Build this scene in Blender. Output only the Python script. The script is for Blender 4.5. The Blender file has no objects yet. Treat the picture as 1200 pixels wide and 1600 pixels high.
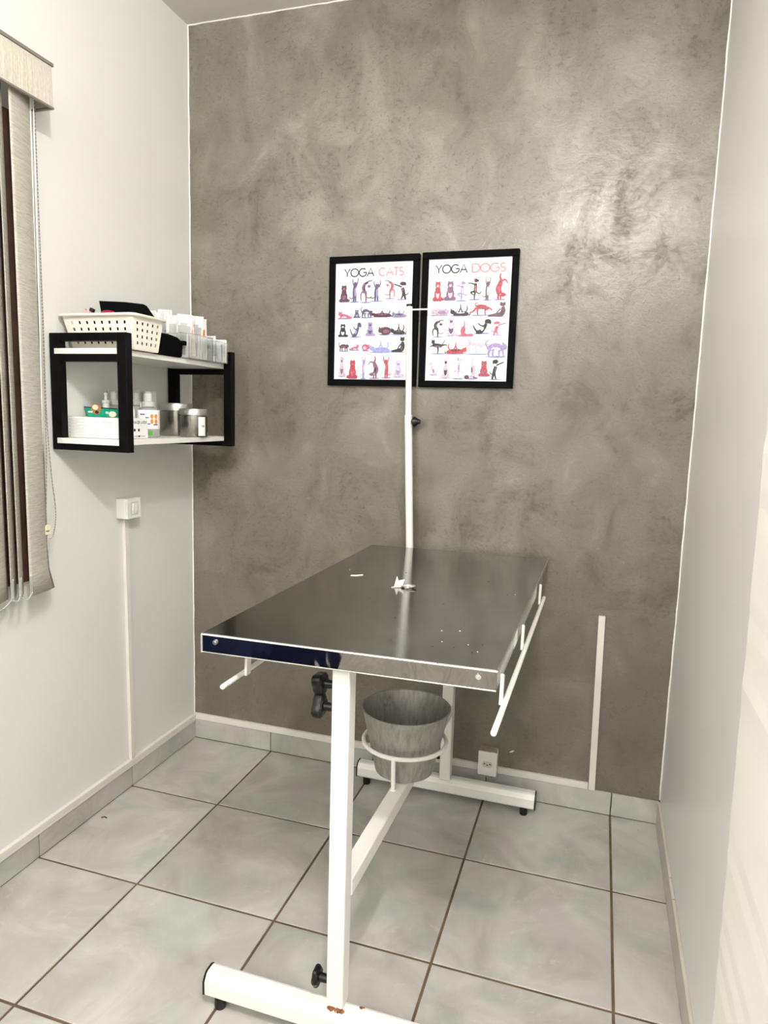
import bpy, bmesh, math, random
from mathutils import Vector, Matrix, Euler
random.seed(7)
scene = bpy.context.scene
COL = scene.collection

# ------------------------------------------------------------------ camera
S = 0.44                                     # floor tile pitch in metres
F_PX, YAW, PITCH, ROLL = 1073.0, -0.30241, -0.13871, 0.02898
CAM = Vector((3.54674*S, -5.45017*S, 3.11129*S))
ROOM_W, ROOM_H = 1.8371, 2.7757
TX0, TY0 = 0.3591, 0.4169                    # first joints from the left and the back wall
fw = Vector((math.sin(YAW)*math.cos(PITCH), math.cos(YAW)*math.cos(PITCH), math.sin(PITCH)))
rt = Vector((math.cos(YAW), -math.sin(YAW), 0)); up = rt.cross(fw)
rt, up = (rt*math.cos(ROLL)+up*math.sin(ROLL)), (up*math.cos(ROLL)-rt*math.sin(ROLL))
cd = bpy.data.cameras.new('camera'); cam = bpy.data.objects.new('camera', cd); COL.objects.link(cam)
cd.sensor_fit = 'HORIZONTAL'; cd.sensor_width = 36.0; cd.lens = F_PX/1200*36.0; cd.clip_start = 0.02
cam.matrix_world = Matrix(((rt.x, up.x, -fw.x, CAM.x), (rt.y, up.y, -fw.y, CAM.y), (rt.z, up.z, -fw.z, CAM.z), (0, 0, 0, 1)))
scene.camera = cam

# ------------------------------------------------------------------ world, lights, exposure
w = bpy.data.worlds.new('world'); scene.world = w; w.use_nodes = True
w.node_tree.nodes['Background'].inputs[0].default_value = (1.0, 0.97, 0.92, 1)
w.node_tree.nodes['Background'].inputs[1].default_value = 0.3
vs = scene.view_settings
vs.view_transform = 'Standard'; vs.look = 'None'; vs.exposure = 0.16; vs.gamma = 1.0; vs.use_curve_mapping = False

def lamp(name, loc, power, radius, color):
    l = bpy.data.lights.new(name, 'POINT'); l.energy = power; l.shadow_soft_size = radius; l.color = color
    o = bpy.data.objects.new(name, l); COL.objects.link(o); o.location = loc; return o
LAMP_A, FILL_B = (1.53, -2.20, 2.54), (0.60, -3.7, 2.45)
lamp('lamp_or_fill_light', LAMP_A, 70, 0.045, (1.0, 0.985, 0.965))
lamp('lamp_or_fill_light', FILL_B, 66, 0.28, (1.0, 0.985, 0.965))  # added fill light with no known source, brightens the right wall

# ------------------------------------------------------------------ materials
class NT:
    def __init__(s, name):
        s.m = bpy.data.materials.new(name); s.m.use_nodes = True; s.t = s.m.node_tree
        s.b = s.t.nodes['Principled BSDF']
    def n(s, typ, **kw):
        x = s.t.nodes.new(typ)
        for k, v in kw.items():
            if k.startswith('i_'):
                x.inputs[int(k[2:]) if k[2:].isdigit() else k[2:].replace('_', ' ')].default_value = v
            else: setattr(x, k, v)
        return x
    def l(s, a, b): s.t.links.new(a, b)
    def ramp(s, fac, stops):
        r = s.n('ShaderNodeValToRGB'); e = r.color_ramp.elements
        while len(e) < len(stops): e.new(0.5)
        for k, (p, c) in enumerate(stops):
            e[k].position = p; e[k].color = c if len(c) == 4 else (*c, 1)
        s.l(fac, r.inputs[0]); return r.outputs[0]
    def pos(s, scale=(1, 1, 1), obj=False):
        mp = s.n('ShaderNodeMapping'); mp.inputs['Scale'].default_value = scale
        if obj: s.l(s.n('ShaderNodeTexCoord').outputs['Object'], mp.inputs[0])
        else: s.l(s.n('ShaderNodeNewGeometry').outputs['Position'], mp.inputs[0])
        return mp.outputs[0]
    def noise(s, vec, scale, detail=4, rough=.55, dist=0.0):
        x = s.n('ShaderNodeTexNoise'); x.inputs['Scale'].default_value = scale; x.inputs['Detail'].default_value = detail
        x.inputs['Roughness'].default_value = rough; x.inputs['Distortion'].default_value = dist
        s.l(vec, x.inputs['Vector']); return x.outputs['Fac']
    def mix(s, fac, a, b, mode='MIX'):
        x = s.n('ShaderNodeMix', data_type='RGBA', blend_type=mode)
        for sock, v in ((0, fac), (6, a), (7, b)):
            if hasattr(v, 'is_linked') or hasattr(v, 'node'): s.l(v, x.inputs[sock])
            else: x.inputs[sock].default_value = v if sock == 0 else ((*v, 1) if len(v) == 3 else v)
        return x.outputs[2]
    def math(s, op, a, b=0.0):
        x = s.n('ShaderNodeMath', operation=op)
        for k, v in enumerate((a, b)):
            if hasattr(v, 'node'): s.l(v, x.inputs[k])
            else: x.inputs[k].default_value = v
        return x.outputs[0]
    def bump(s, h, strength, dist=0.01):
        x = s.n('ShaderNodeBump'); x.inputs['Strength'].default_value = strength; x.inputs['Distance'].default_value = dist
        s.l(h, x.inputs['Height']); s.l(x.outputs[0], s.b.inputs['Normal'])
    def set(s, **kw):
        for k, v in kw.items():
            i = s.b.inputs[k.replace('_', ' ')]
            if hasattr(v, 'node'): s.l(v, i)
            else: i.default_value = (*v, 1) if isinstance(v, tuple) and len(v) == 3 else v
        return s

def plain(name, col, rough=.5, metal=0.0, var=.06, scale=30, bump=0.0, **kw):
    t = NT(name); v = t.noise(t.pos(), scale, 3)
    d = tuple(max(0, c*(1-var)) for c in col); u = tuple(min(1, c*(1+var)) for c in col)
    t.set(Base_Color=t.ramp(v, [(.3, d), (.7, u)]), Roughness=rough, Metallic=metal, **kw)
    if bump: t.bump(v, bump, .003)
    return t.m

M = {}
# burnt cement wall: trowelled mottling in colour, gloss and relief
t = NT('burnt_cement')
p = t.pos(); ps = t.pos((1.0, 1.0, 0.8))
big = t.noise(ps, 1.5, 5, .6, .8); mid = t.noise(ps, 5.5, 8, .68, .8); fine = t.noise(p, 55, 6, .7)
a = t.math('ADD', t.math('MULTIPLY', big, .50), t.math('MULTIPLY', mid, .50))
base = t.ramp(a, [(.38, (.118, .104, .080)), (.46, (.178, .160, .127)), (.54, (.222, .203, .166)), (.62, (.300, .277, .236))])
trow = t.noise(t.pos((1.4, 1, 3.0)), 17, 8, .74, 2.2)
base = t.mix(t.ramp(trow, [(.34, (.6,)*3), (.46, (0,)*3)]), base, (.095, .084, .066))
base = t.mix(t.ramp(trow, [(.58, (0,)*3), (.72, (.35,)*3)]), base, (.30, .28, .245))
base = t.mix(t.ramp(t.math('MULTIPLY', fine, t.math('ADD', mid, .5)), [(.33, (.6,)*3), (.42, (0,)*3)]), base, (.085, .073, .057))
pit = t.noise(p, 48, 2, .5)
base = t.mix(t.ramp(pit, [(.775, (0,)*3), (.79, (.8,)*3)]), base, (.05, .042, .033))
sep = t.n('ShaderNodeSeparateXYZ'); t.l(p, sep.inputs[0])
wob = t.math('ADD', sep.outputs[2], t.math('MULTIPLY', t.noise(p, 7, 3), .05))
base = t.mix(t.ramp(wob, [(.740, (.45,)*3), (.750, (0,)*3)]), base, (.140, .124, .098))   # slightly darker tone below the seam
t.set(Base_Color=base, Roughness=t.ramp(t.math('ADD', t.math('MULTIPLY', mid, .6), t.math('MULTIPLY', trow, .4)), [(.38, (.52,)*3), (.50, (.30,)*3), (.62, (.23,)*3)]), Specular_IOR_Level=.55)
t.bump(t.math('ADD', t.math('MULTIPLY', mid, .9), t.math('ADD', t.math('MULTIPLY', trow, .24), t.math('MULTIPLY', fine, .03))), .17, .012)
M['cement'] = t.m
# painted plaster
def plaster(name, col, rough, b=.12):
    t = NT(name); p = t.pos(); n1 = t.noise(p, 1.3, 4); n2 = t.noise(p, 28, 5, .6)
    t.set(Base_Color=t.ramp(n1, [(.35, tuple(c*.97 for c in col)), (.65, col)]), Roughness=rough)
    t.bump(t.math('ADD', t.math('MULTIPLY', n1, 1.2), t.math('MULTIPLY', n2, .1)), b, .008); return t.m
M['plaster'] = plaster('white_plaster', (.77, .768, .757), .42)
M['plaster_right'] = plaster('brightened_gloss_plaster', (.86, .853, .845), .30)  # gloss paint; tone raised, as on the cream pier, for missing light
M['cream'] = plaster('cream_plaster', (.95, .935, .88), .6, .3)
M['ceiling'] = plaster('ceiling_paint', (.66, .645, .57), .8)
M['edge_paint'] = plain('edge_paint', (.88, .87, .83), .5)
# marbled ceramic tile
t = NT('marbled_tile'); p = t.pos(); oi = t.n('ShaderNodeObjectInfo')
mp = t.n('ShaderNodeVectorMath', operation='ADD'); t.l(p, mp.inputs[0])
sc_ = t.n('ShaderNodeVectorMath', operation='SCALE'); t.l(oi.outputs['Random'], sc_.inputs['Scale']); sc_.inputs[0].default_value = (9, 7, 3)
t.l(sc_.outputs[0], mp.inputs[1]); v = mp.outputs[0]
cl = t.noise(v, 4.2, 6, .6, 1.0); ve = t.noise(v, 9, 8, .72, 1.5); hue = t.noise(v, 6, 3, .5, .6)
c = t.ramp(cl, [(.34, (.385, .373, .345)), (.5, (.485, .472, .442)), (.66, (.575, .562, .53))])
c = t.mix(t.ramp(hue, [(.52, (0,)*3), (.68, (.45,)*3)]), c, (.455, .415, .435))
c = t.mix(t.ramp(hue, [(.32, (.45,)*3), (.46, (0,)*3)]), c, (.38, .44, .43))
c = t.mix(t.ramp(ve, [(.60, (0,)*3), (.72, (.5,)*3)]), c, (.67, .655, .62))
dirt = t.noise(p, 38, 2)
c = t.mix(t.ramp(dirt, [(.79, (0,)*3), (.82, (.8,)*3)]), c, (.10, .085, .06))
t.set(Base_Color=c, Roughness=t.ramp(ve, [(.3, (.30,)*3), (.7, (.42,)*3)]), Specular_IOR_Level=.35)
M['tile'] = t.m
M['grout'] = plain('grout', (.135, .092, .055), .9, var=.35, scale=12)
M['skirt_beige'] = plain('skirt_tile', (.56, .53, .46), .4, var=.08, scale=8)
# white enamel with rust at the welds
t = NT('white_enamel'); p = t.pos(); r1 = t.noise(p, 70, 5, .65); r2 = t.noise(p, 160, 3)
def near(cx, cy, cz, sx, sy, sz):
    mp = t.n('ShaderNodeMapping'); mp.inputs['Location'].default_value = (-cx/sx, -cy/sy, -cz/sz); mp.inputs['Scale'].default_value = (1/sx, 1/sy, 1/sz)
    t.l(p, mp.inputs[0]); ln = t.n('ShaderNodeVectorMath', operation='LENGTH'); t.l(mp.outputs[0], ln.inputs[0])
    return t.ramp(ln.outputs['Value'], [(.4, (1,)*3), (1, (0,)*3)])
spots = t.math('MAXIMUM', t.math('MAXIMUM', near(1.09, -1.145, .081, .045, .02, .008), near(1.27, -.128, .078, .09, .02, .012)), near(1.145, -1.12, .080, .012, .012, .01))
rust = t.ramp(t.math('MULTIPLY', spots, r1), [(.40, (0,)*3), (.46, (1,)*3)])
chip = t.ramp(r2, [(.79, (0,)*3), (.80, (.7,)*3)])
c = t.mix(rust, t.mix(chip, (.88, .87, .83), (.45, .40, .33)), t.ramp(r2, [(.4, (.13, .045, .012)), (.6, (.32, .13, .03))]))
t.set(Base_Color=c, Roughness=.32); t.bump(t.noise(p, 40, 3), .06, .002)
M['enamel'] = t.m
# steel
t = NT('brushed_steel'); p = t.pos(); sm = t.noise(p, 5, 6, .65, .6); sc2 = t.noise(p, 60, 4, .7)
t.set(Base_Color=t.ramp(sm, [(.3, (.29, .288, .296)), (.7, (.36, .357, .365))]), Metallic=1.0,
      Roughness=t.math('ADD', t.math('MULTIPLY', sm, .20), t.math('MULTIPLY', sc2, .08)))
t.bump(sm, .02, .01); M['steel_top'] = t.m
t = NT('polished_steel'); p = t.pos(); wv = t.noise(t.pos((1, 1, .6)), 9, 2, .5, 1.2)
t.set(Base_Color=(.28, .268, .248), Metallic=1.0, Roughness=.05); t.bump(wv, .16, .02); M['steel_polished'] = t.m
t = NT('worn_aluminium'); p = t.pos(); st = t.noise(t.pos((3, 3, .5)), 30, 5, .65); sm = t.noise(p, 9, 5, .6)
c = t.ramp(st, [(.3, (.30, .29, .275)), (.55, (.43, .42, .40)), (.75, (.50, .49, .47))])
c = t.mix(t.ramp(t.math('MULTIPLY', sm, t.noise(t.pos((2, 2, .6)), 60, 4, .7)), [(.35, (0,)*3), (.42, (.6,)*3)]), c, (.12, .11, .10))
t.set(Base_Color=c, Metallic=.8, Roughness=.42); t.bump(sm, .12, .006); M['aluminium'] = t.m
M['lid_steel'] = plain('lid_steel', (.58, .565, .54), .32, 1.0, .04, 6)
M['canister'] = plain('canister_steel', (.34, .325, .305), .22, 1.0, .04, 6)
M['bolt'] = plain('bolt_steel', (.75, .74, .72), .25, 1.0)
M['clip'] = plain('clip_steel', (.62, .60, .57), .2, 1.0)
# others
M['black_metal'] = plain('black_metal', (.004, .0035, .004), .38, var=.3, Specular_IOR_Level=.08)
M['black_plastic'] = plain('black_plastic', (.005, .005, .006), .35, var=.2, Specular_IOR_Level=.35)
M['black_cloth'] = plain('black_cloth', (.003, .003, .0035), .95, var=.3, scale=200, bump=.2, Specular_IOR_Level=.05)
M['black_frame'] = plain('black_frame', (.004, .004, .0045), .6, var=.2, Specular_IOR_Level=.04)
M['white_board'] = plain('white_melamine', (.86, .85, .80), .35, var=.02)
M['white_plastic'] = plain('white_plastic', (.83, .82, .78), .35, var=.02)
M['duct'] = plain('duct_plastic', (.77, .75, .69), .4, var=.03, scale=10)
M['ivory'] = plain('ivory_plastic', (.82, .77, .56), .4)
M['basket'] = plain('basket_plastic', (.86, .83, .73), .35, var=.02)
M['paper'] = plain('poster_paper', (.88, .88, .93), .45, var=.01)
M['carton'] = plain('white_carton', (.86, .86, .86), .5, var=.02)
M['green'] = plain('green_carton', (.0, .33, .20), .4)
M['ink'] = plain('black_ink', (.02, .02, .022), .6)
M['ink_grey'] = plain('grey_ink', (.42, .42, .43), .6)
M['ink_blue'] = plain('blue_ink', (.08, .10, .28), .6)
M['ink_pink'] = plain('pink_ink', (.66, .25, .27), .6)
M['orange'] = plain('orange_ink', (.80, .22, .02), .5)
M['brown'] = plain('brown_ink', (.40, .17, .05), .5)
M['crimson'] = plain('crimson_cloth', (.33, .005, .045), .7)
M['pinkish'] = plain('pink_plastic', (.75, .38, .42), .5)
M['grey_plate'] = plain('grey_plate', (.62, .61, .58), .4)
M['box_top'] = plain('dusty_outlet_top', (.42, .36, .28), .7, var=.2)
M['navy'] = plain('navy_fabric', (.004, .008, .05), .8, Specular_IOR_Level=.1)
M['green_label'] = plain('green_label', (.10, .38, .05), .5)
M['debris'] = plain('dark_debris', (.03, .025, .02), .8)
def clear(name, col, rough, trans=.85):
    t = NT(name); t.set(Base_Color=t.ramp(t.noise(t.pos(), 40, 2), [(.3, tuple(c*.97 for c in col)), (.7, col)]), Roughness=rough, IOR=1.2, Transmission_Weight=trans); return t.m
M['clear'] = clear('clear_plastic', (.95, .96, .95), .08, .92)
M['frosted'] = clear('frosted_plastic', (.93, .94, .94), .25, .75)
t = NT('wrapper_paper'); p = t.pos((1, 1, .12)); st = t.noise(p, 160, 2)
c = t.ramp(st, [(.38, (.70, .67, .67)), (.46, (.90, .885, .88)), (.7, (.95, .945, .94))])
t.set(Base_Color=c, Roughness=.3, Transmission_Weight=.15, IOR=1.2); M['wrapper'] = t.m
M['wrapper_pink'] = plain('pink_wrapper', (.82, .70, .69), .35, var=.15, scale=90)
M['wrapper_blue'] = plain('pale_blue_wrapper', (.66, .72, .80), .35, var=.15, scale=90)
# woven blind cloth
t = NT('woven_blind'); a1 = t.noise(t.pos((14, 14, 1)), 1.0, 2); a2 = t.noise(t.pos((3, 9, 150)), 3, 4, .65); a3 = t.noise(t.pos((200, 200, 60)), 3, 2)
f = t.math('ADD', t.math('MULTIPLY', a2, .7), t.math('MULTIPLY', a3, .3))
t.set(Base_Color=t.ramp(f, [(.35, (.36, .34, .295)), (.5, (.49, .465, .41)), (.65, (.59, .565, .505))]), Roughness=.8); t.bump(f, .2, .002)
M['woven'] = t.m
t = NT('woven_valance'); a2 = t.noise(t.pos((150, 150, 4)), 2, 4, .65); a3 = t.noise(t.pos((60, 60, 30)), 3, 2)
f = t.math('ADD', t.math('MULTIPLY', a2, .7), t.math('MULTIPLY', a3, .3))
t.set(Base_Color=t.ramp(f, [(.35, (.42, .39, .33)), (.5, (.55, .52, .45)), (.65, (.65, .62, .54))]), Roughness=.8); t.bump(f, .2, .002)
M['valance'] = t.m
M['window_wood'] = plain('window_wood', (.085, .045, .025), .5, var=.25)
M['night_glass'] = plain('night_glass', (.012, .010, .009), .1)
M['trim_grey'] = plain('grey_trim', (.20, .18, .155), .5)

# ------------------------------------------------------------------ geometry helpers
class B:
    """collects simple shapes (world coordinates) into one mesh"""
    def __init__(s): s.v, s.f, s.mi, s.cur, s.sm = [], [], [], 0, []
    def slot(s, k): s.cur = k; return s
    def add(s, vs, fs, smooth=False):
        o = len(s.v); s.v += [tuple(x) for x in vs]
        for f in fs: s.f.append(tuple(o+i for i in f)); s.mi.append(s.cur); s.sm.append(smooth)
        return s
    def box(s, x0, x1, y0, y1, z0, z1):
        return s.hexa([(x0, y0, z0), (x1, y0, z0), (x1, y1, z0), (x0, y1, z0), (x0, y0, z1), (x1, y0, z1), (x1, y1, z1), (x0, y1, z1)])
    def hexa(s, p):
        return s.add(p, [(0, 3, 2, 1), (4, 5, 6, 7), (0, 1, 5, 4), (1, 2, 6, 5), (2, 3, 7, 6), (3, 0, 4, 7)])
    def rbox(s, c, size, rot):
        m = Euler(rot).to_matrix(); h = [k/2 for k in size]
        sg = [(-1, -1, -1), (1, -1, -1), (1, 1, -1), (-1, 1, -1), (-1, -1, 1), (1, -1, 1), (1, 1, 1), (-1, 1, 1)]
        return s.hexa([Vector(c)+m @ Vector((a*h[0], b*h[1], d*h[2])) for a, b, d in sg])
    def tube(s, pts, r, seg=10, caps=True, closed=False):
        pts = [Vector(p) for p in pts]; n = len(pts); rr = r if isinstance(r, (list, tuple)) else [r]*n
        rings = []; u = None
        for i, p in enumerate(pts):
            a = pts[(i-1) % n] if (closed or i > 0) else p; b = pts[(i+1) % n] if (closed or i < n-1) else p
            d = (b-a).normalized()
            if u is None: u = d.orthogonal().normalized()
            u = (u-d*u.dot(d)); u = u.normalized() if u.length > 1e-6 else d.orthogonal().normalized()
            v = d.cross(u)
            rings.append([p+(u*math.cos(2*math.pi*k/seg)+v*math.sin(2*math.pi*k/seg))*rr[i] for k in range(seg)])
        vs = [q for r_ in rings for q in r_]; fs = []
        for i in range(n if closed else n-1):
            j = (i+1) % n
            for k in range(seg): fs.append((i*seg+k, i*seg+(k+1) % seg, j*seg+(k+1) % seg, j*seg+k))
        s.add(vs, fs, True)
        if caps and not closed:
            s.add(rings[0], [tuple(range(seg-1, -1, -1))]); s.add(rings[-1], [tuple(range(seg))])
        return s
    def cyl(s, a, b, r0, r1=None, seg=20): return s.tube([a, b], [r0, r0 if r1 is None else r1], seg)
    def lathe(s, c, prof, seg=32, smooth=True):
        vs = [(c[0]+r*math.cos(2*math.pi*k/seg), c[1]+r*math.sin(2*math.pi*k/seg), c[2]+z) for r, z in prof for k in range(seg)]
        fs = [(i*seg+k, i*seg+(k+1) % seg, (i+1)*seg+(k+1) % seg, (i+1)*seg+k) for i in range(len(prof)-1) for k in range(seg)]
        s.add(vs, fs, smooth)
        if prof[0][0] > 1e-4: s.add(vs[:seg], [tuple(range(seg-1, -1, -1))])
        if prof[-1][0] > 1e-4: s.add(vs[-seg:], [tuple(range(seg))])
        return s
    def prism(s, poly, axis_from, axis_to):
        """polygon (3D points) extruded by a vector"""
        d = Vector(axis_to)-Vector(axis_from); n = len(poly); p = [Vector(q) for q in poly]
        return s.add(p+[q+d for q in p], [tuple(range(n-1, -1, -1)), tuple(range(n, 2*n))]+[(k, (k+1) % n, n+(k+1) % n, n+k) for k in range(n)])
    def ball(s, c, r, su=12, sv=8):
        prof = [(r*math.sin(math.pi*k/sv), -r*math.cos(math.pi*k/sv)) for k in range(sv+1)]
        prof[0] = (1e-5, -r); prof[-1] = (1e-5, r); return s.lathe(c, prof, su)

def kids_origin(parent): return Vector(parent['_o']) if parent is not None else Vector((0, 0, 0))
def build(b, name, mats, parent=None, bevel=0.0, seg=2, solid=0.0, label=None, org=None, kind=None):
    o3 = kids_origin(parent) if parent is not None else Vector((0, 0, 0))
    og = Vector(org) if org is not None else o3
    me = bpy.data.meshes.new(name)
    me.from_pydata([tuple(Vector(v)-og) for v in b.v], [], b.f)
    mats = mats if isinstance(mats, (list, tuple)) else [mats]
    for m in mats: me.materials.append(M[m])
    me.polygons.foreach_set('material_index', b.mi); me.polygons.foreach_set('use_smooth', b.sm); me.update()
    if any(b.sm): me.set_sharp_from_angle(angle=math.radians(38))
    bm = bmesh.new(); bm.from_mesh(me); bmesh.ops.recalc_face_normals(bm, faces=bm.faces); bm.to_mesh(me); bm.free()
    o = bpy.data.objects.new(name, me); COL.objects.link(o); o['_o'] = tuple(og)
    if parent is not None: o.parent = parent; o.location = og-o3
    else: o.location = og
    if solid:
        m = o.modifiers.new('solid', 'SOLIDIFY'); m.thickness = solid; m.offset = 0
    if bevel:
        m = o.modifiers.new('bevel', 'BEVEL'); m.width = bevel; m.segments = seg; m.limit_method = 'ANGLE'; m.angle_limit = math.radians(40)
        m.harden_normals = False
    if label: o['label'] = label
    if kind: o['kind'] = kind
    return o
def thing(name, loc, label, cat, group=None):
    o = bpy.data.objects.new(name, None); COL.objects.link(o); o.location = loc; o['_o'] = tuple(loc); o.empty_display_size = .05
    o['label'] = label; o['category'] = cat
    if group: o['group'] = group
    return o
def tag(o, label, cat, group=None):
    o['label'] = label; o['category'] = cat
    if group: o['group'] = group
    return o
def struct(b, name, mats, label=None, **kw):
    o = build(b, name, mats, **kw); o['kind'] = 'structure'
    if label: o['label'] = label
    return o

# ------------------------------------------------------------------ room shell
YF = -4.7; PIER_Y, PIER_X = -1.30, 1.822
floor = struct(B().box(-.12, ROOM_W+.12, YF-.12, .12, -.12, -.0024), 'floor', 'grout', 'tiled floor of pale marbled ceramic with brown grout')
xs = [0.0, TX0] + [TX0+S*k for k in (1, 2, 3)] + [ROOM_W]
ys = [0.0] + [-(TY0+S*k) for k in range(10)] + [YF]
G = .0036
tile_mesh = {}
def add_tile(x0, x1, y0, y1):
    wx, wy = round(x1-x0-2*G, 4), round(y1-y0-2*G, 4)
    dz = random.uniform(-.0005, .0004)
    key = (wx, wy)
    if key not in tile_mesh:
        b = B(); e = .002; zt = 0.0
        p = [(-wx/2, -wy/2), (wx/2, -wy/2), (wx/2, wy/2), (-wx/2, wy/2)]
        q = [(-wx/2+e, -wy/2+e), (wx/2-e, -wy/2+e), (wx/2-e, wy/2-e), (-wx/2+e, wy/2-e)]
        b.add([(a, c, -.006) for a, c in p]+[(a, c, -.0012) for a, c in p]+[(a, c, zt) for a, c in q],
              [(8, 9, 10, 11)]+[(k, (k+1) % 4, 4+(k+1) % 4, 4+k) for k in range(4)]+[(4+k, 4+(k+1) % 4, 8+(k+1) % 4, 8+k) for k in range(4)])
        o = build(b, 'tile', 'tile', None); tile_mesh[key] = o.data
    else:
        o = bpy.data.objects.new('tile', tile_mesh[key]); COL.objects.link(o)
    o.parent = floor; o.location = ((x0+x1)/2, (y0+y1)/2, dz)
for i in range(len(xs)-1):
    for j in range(len(ys)-1): add_tile(xs[i], xs[i+1], ys[j+1], ys[j])

struct(B().box(-.12, 0, YF-.12, .12, -.12, ROOM_H), 'wall_left', 'plaster', 'white painted plaster wall carrying the shelf and blind')
wb = struct(B().box(0, ROOM_W, 0, .12, -.12, ROOM_H), 'wall_back', 'cement', 'trowelled grey burnt cement accent wall')
chipb = B(); chipb.add([(1.318, -.0008, .168), (1.328, -.0008, .170), (1.336, -.0008, .178), (1.330, -.0008, .178), (1.320, -.0008, .172)], [(0, 1, 2, 3, 4)])
build(chipb, 'paint_chip', 'edge_paint', wb, solid=.001, label='small white paint chip on the cement')
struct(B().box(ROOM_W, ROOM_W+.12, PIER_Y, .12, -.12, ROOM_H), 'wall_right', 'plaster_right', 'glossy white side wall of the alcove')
# the pier that carries on towards the camera, its corner hand-trowelled and uneven
pb = B(); zs = [k*ROOM_H/90 for k in range(91)]; prof = []
for k, z in enumerate(zs):
    prof.append((PIER_X+random.uniform(-.001, .001), -1.165+.066*(min(z, 1.8)-.24)+random.uniform(-.0022, .0022), z))
vs = []
for (x, y, z) in prof: vs += [(x, YF, z), (x, y-.006, z), (x+.006, y, z), (ROOM_W+.1, y, z)]
pb.add(vs, [(k*4+c, k*4+c+1, k*4+c+5, k*4+c+4) for k in range(90) for c in range(3)])
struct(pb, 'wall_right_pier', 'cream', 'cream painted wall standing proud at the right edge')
struct(B().box(-.12, ROOM_W+.12, YF-.12, YF, -.12, ROOM_H), 'wall_front', 'plaster', 'white wall behind the viewer')
struct(B().box(-.12, ROOM_W+.12, YF-.12, .12, ROOM_H, ROOM_H+.12), 'ceiling', 'ceiling', 'plain off-white ceiling')
# white paint lines where the cement meets its neighbours
def edge_line(name, pts, label):
    b = B(); b.tube(pts, .0026, 6); return struct(b, name, 'edge_paint', label)
def wavy(a, b_, n=60, j=.0012):
    a, b_ = Vector(a), Vector(b_); return [a.lerp(b_, k/n)+Vector((random.uniform(-j, j), 0, random.uniform(-j, j))) for k in range(n+1)]
edge_line('trim_1', wavy((.0015, -.001, .11), (.0015, -.001, ROOM_H)), 'thin white paint line down the left corner of the cement')
edge_line('trim_2', wavy((ROOM_W-.0015, -.001, .09), (ROOM_W-.0015, -.001, ROOM_H)), 'thin white paint line down the right corner of the cement')
edge_line('trim_3', wavy((0, -.001, ROOM_H-.001), (ROOM_W, -.001, ROOM_H-.001)), 'thin white paint line along the ceiling above the cement')

# skirting tiles
SK = .082
def skirting(name, side, joints, label, mat, h=SK):
    b = B(); th = .006
    if side == 'left': b.box(0, th-.002, YF, 0, 0, h-.002)
    if side == 'back': b.box(0, ROOM_W, -th+.002, 0, 0, h-.002)
    if side == 'right': b.box(ROOM_W-th+.002, ROOM_W, PIER_Y, 0, 0, h-.002)
    base = struct(b, name, 'grout', label)
    for a, c in zip(joints[:-1], joints[1:]):
        lo, hi = min(a, c)+.0018, max(a, c)-.0018
        t_ = th+random.uniform(.0015, .0035)
        q = B()
        if side == 'left': q.box(0, t_, lo, hi, .003, h)
        if side == 'back': q.box(lo, hi, -t_, 0, .003, h)
        if side == 'right': q.box(ROOM_W-t_, ROOM_W, lo, hi, .003, h)
        build(q, 'tile', mat, base, bevel=.0015)
skirting('baseboard_left', 'left', ys, 'marbled tile skirting along the left wall', 'tile', .078)
skirting('baseboard_back', 'back', xs, 'marbled tile skirting under the cement wall', 'tile', .084)
skirting('baseboard_right', 'right', [-.012, -.424, -.52, -.97, -1.30], 'beige tile skirting along the right wall', 'skirt_beige', .088)

# ceiling lamp behind the viewer, and an added fill light with a made-up holder
for k, (x, y, z) in enumerate((LAMP_A, FILL_B)):
    l = thing('lamp_or_fill_holder', (x, y, ROOM_H), ['white ceiling lamp holder nearer the cement wall', 'added white holder for the unseen fill light farther from the cement wall'][k], 'lamp')
    build(B().lathe((x, y, ROOM_H), [(.05, 0), (.05, -.02), (.022, -.035), (.022, -.075)]), 'lamp_holder', 'white_plastic', l)

# ------------------------------------------------------------------ examination table
TB = thing('examination_table', (1.095, -.6, 0), 'stainless steel veterinary examination table on white enamelled frame in the alcove', 'table')
ZT, ZB = .905, .862
C4 = [(.782, -1.172), (1.404, -1.158), (1.415, -.034), (.787, -.090)]
C4 = [(.783, -1.174), (1.404, -1.158), (1.414, -.036), (.790, -.066)]
tp = B()
def lerp2(a, b, t): return (a[0]+(b[0]-a[0])*t, a[1]+(b[1]-a[1])*t)
tp.hexa([(*C4[0], ZT-.004), (*C4[1], ZT-.004), (*C4[2], ZT-.004), (*C4[3], ZT-.004), (*C4[0], ZT), (*C4[1], ZT), (*C4[2], ZT), (*C4[3], ZT)])
top = build(tp, 'table_top', 'steel_top', TB, bevel=.0015, seg=3)
fl = B(); rr = random.Random(3)
for k in range(26):
    x, y = rr.uniform(.85, 1.38), rr.uniform(-1.1, -.1)
    if k < 10: x, y = rr.gauss(1.32, .03), rr.gauss(-1.02, .07)
    if x > 1.38: x = 1.37
    r = rr.uniform(.0010, .0022); n = 6
    fl.slot(0 if rr.random() < .3 else 1)
    a = rr.uniform(0, 3); el = rr.uniform(.4, 1)
    pts = [(x+r*(math.cos(a)*math.cos(q)-el*math.sin(a)*math.sin(q)), y+r*(math.sin(a)*math.cos(q)+el*math.cos(a)*math.sin(q)), ZT+.0002) for q in [2*math.pi*i/n for i in range(n)]]
    fl.prism(pts, (0, 0, 0), (0, 0, .0006))
build(fl, 'speck', ['edge_paint', 'debris'], top, kind='stuff', label='white and dark specks stuck on the steel')
ap = B()
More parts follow.
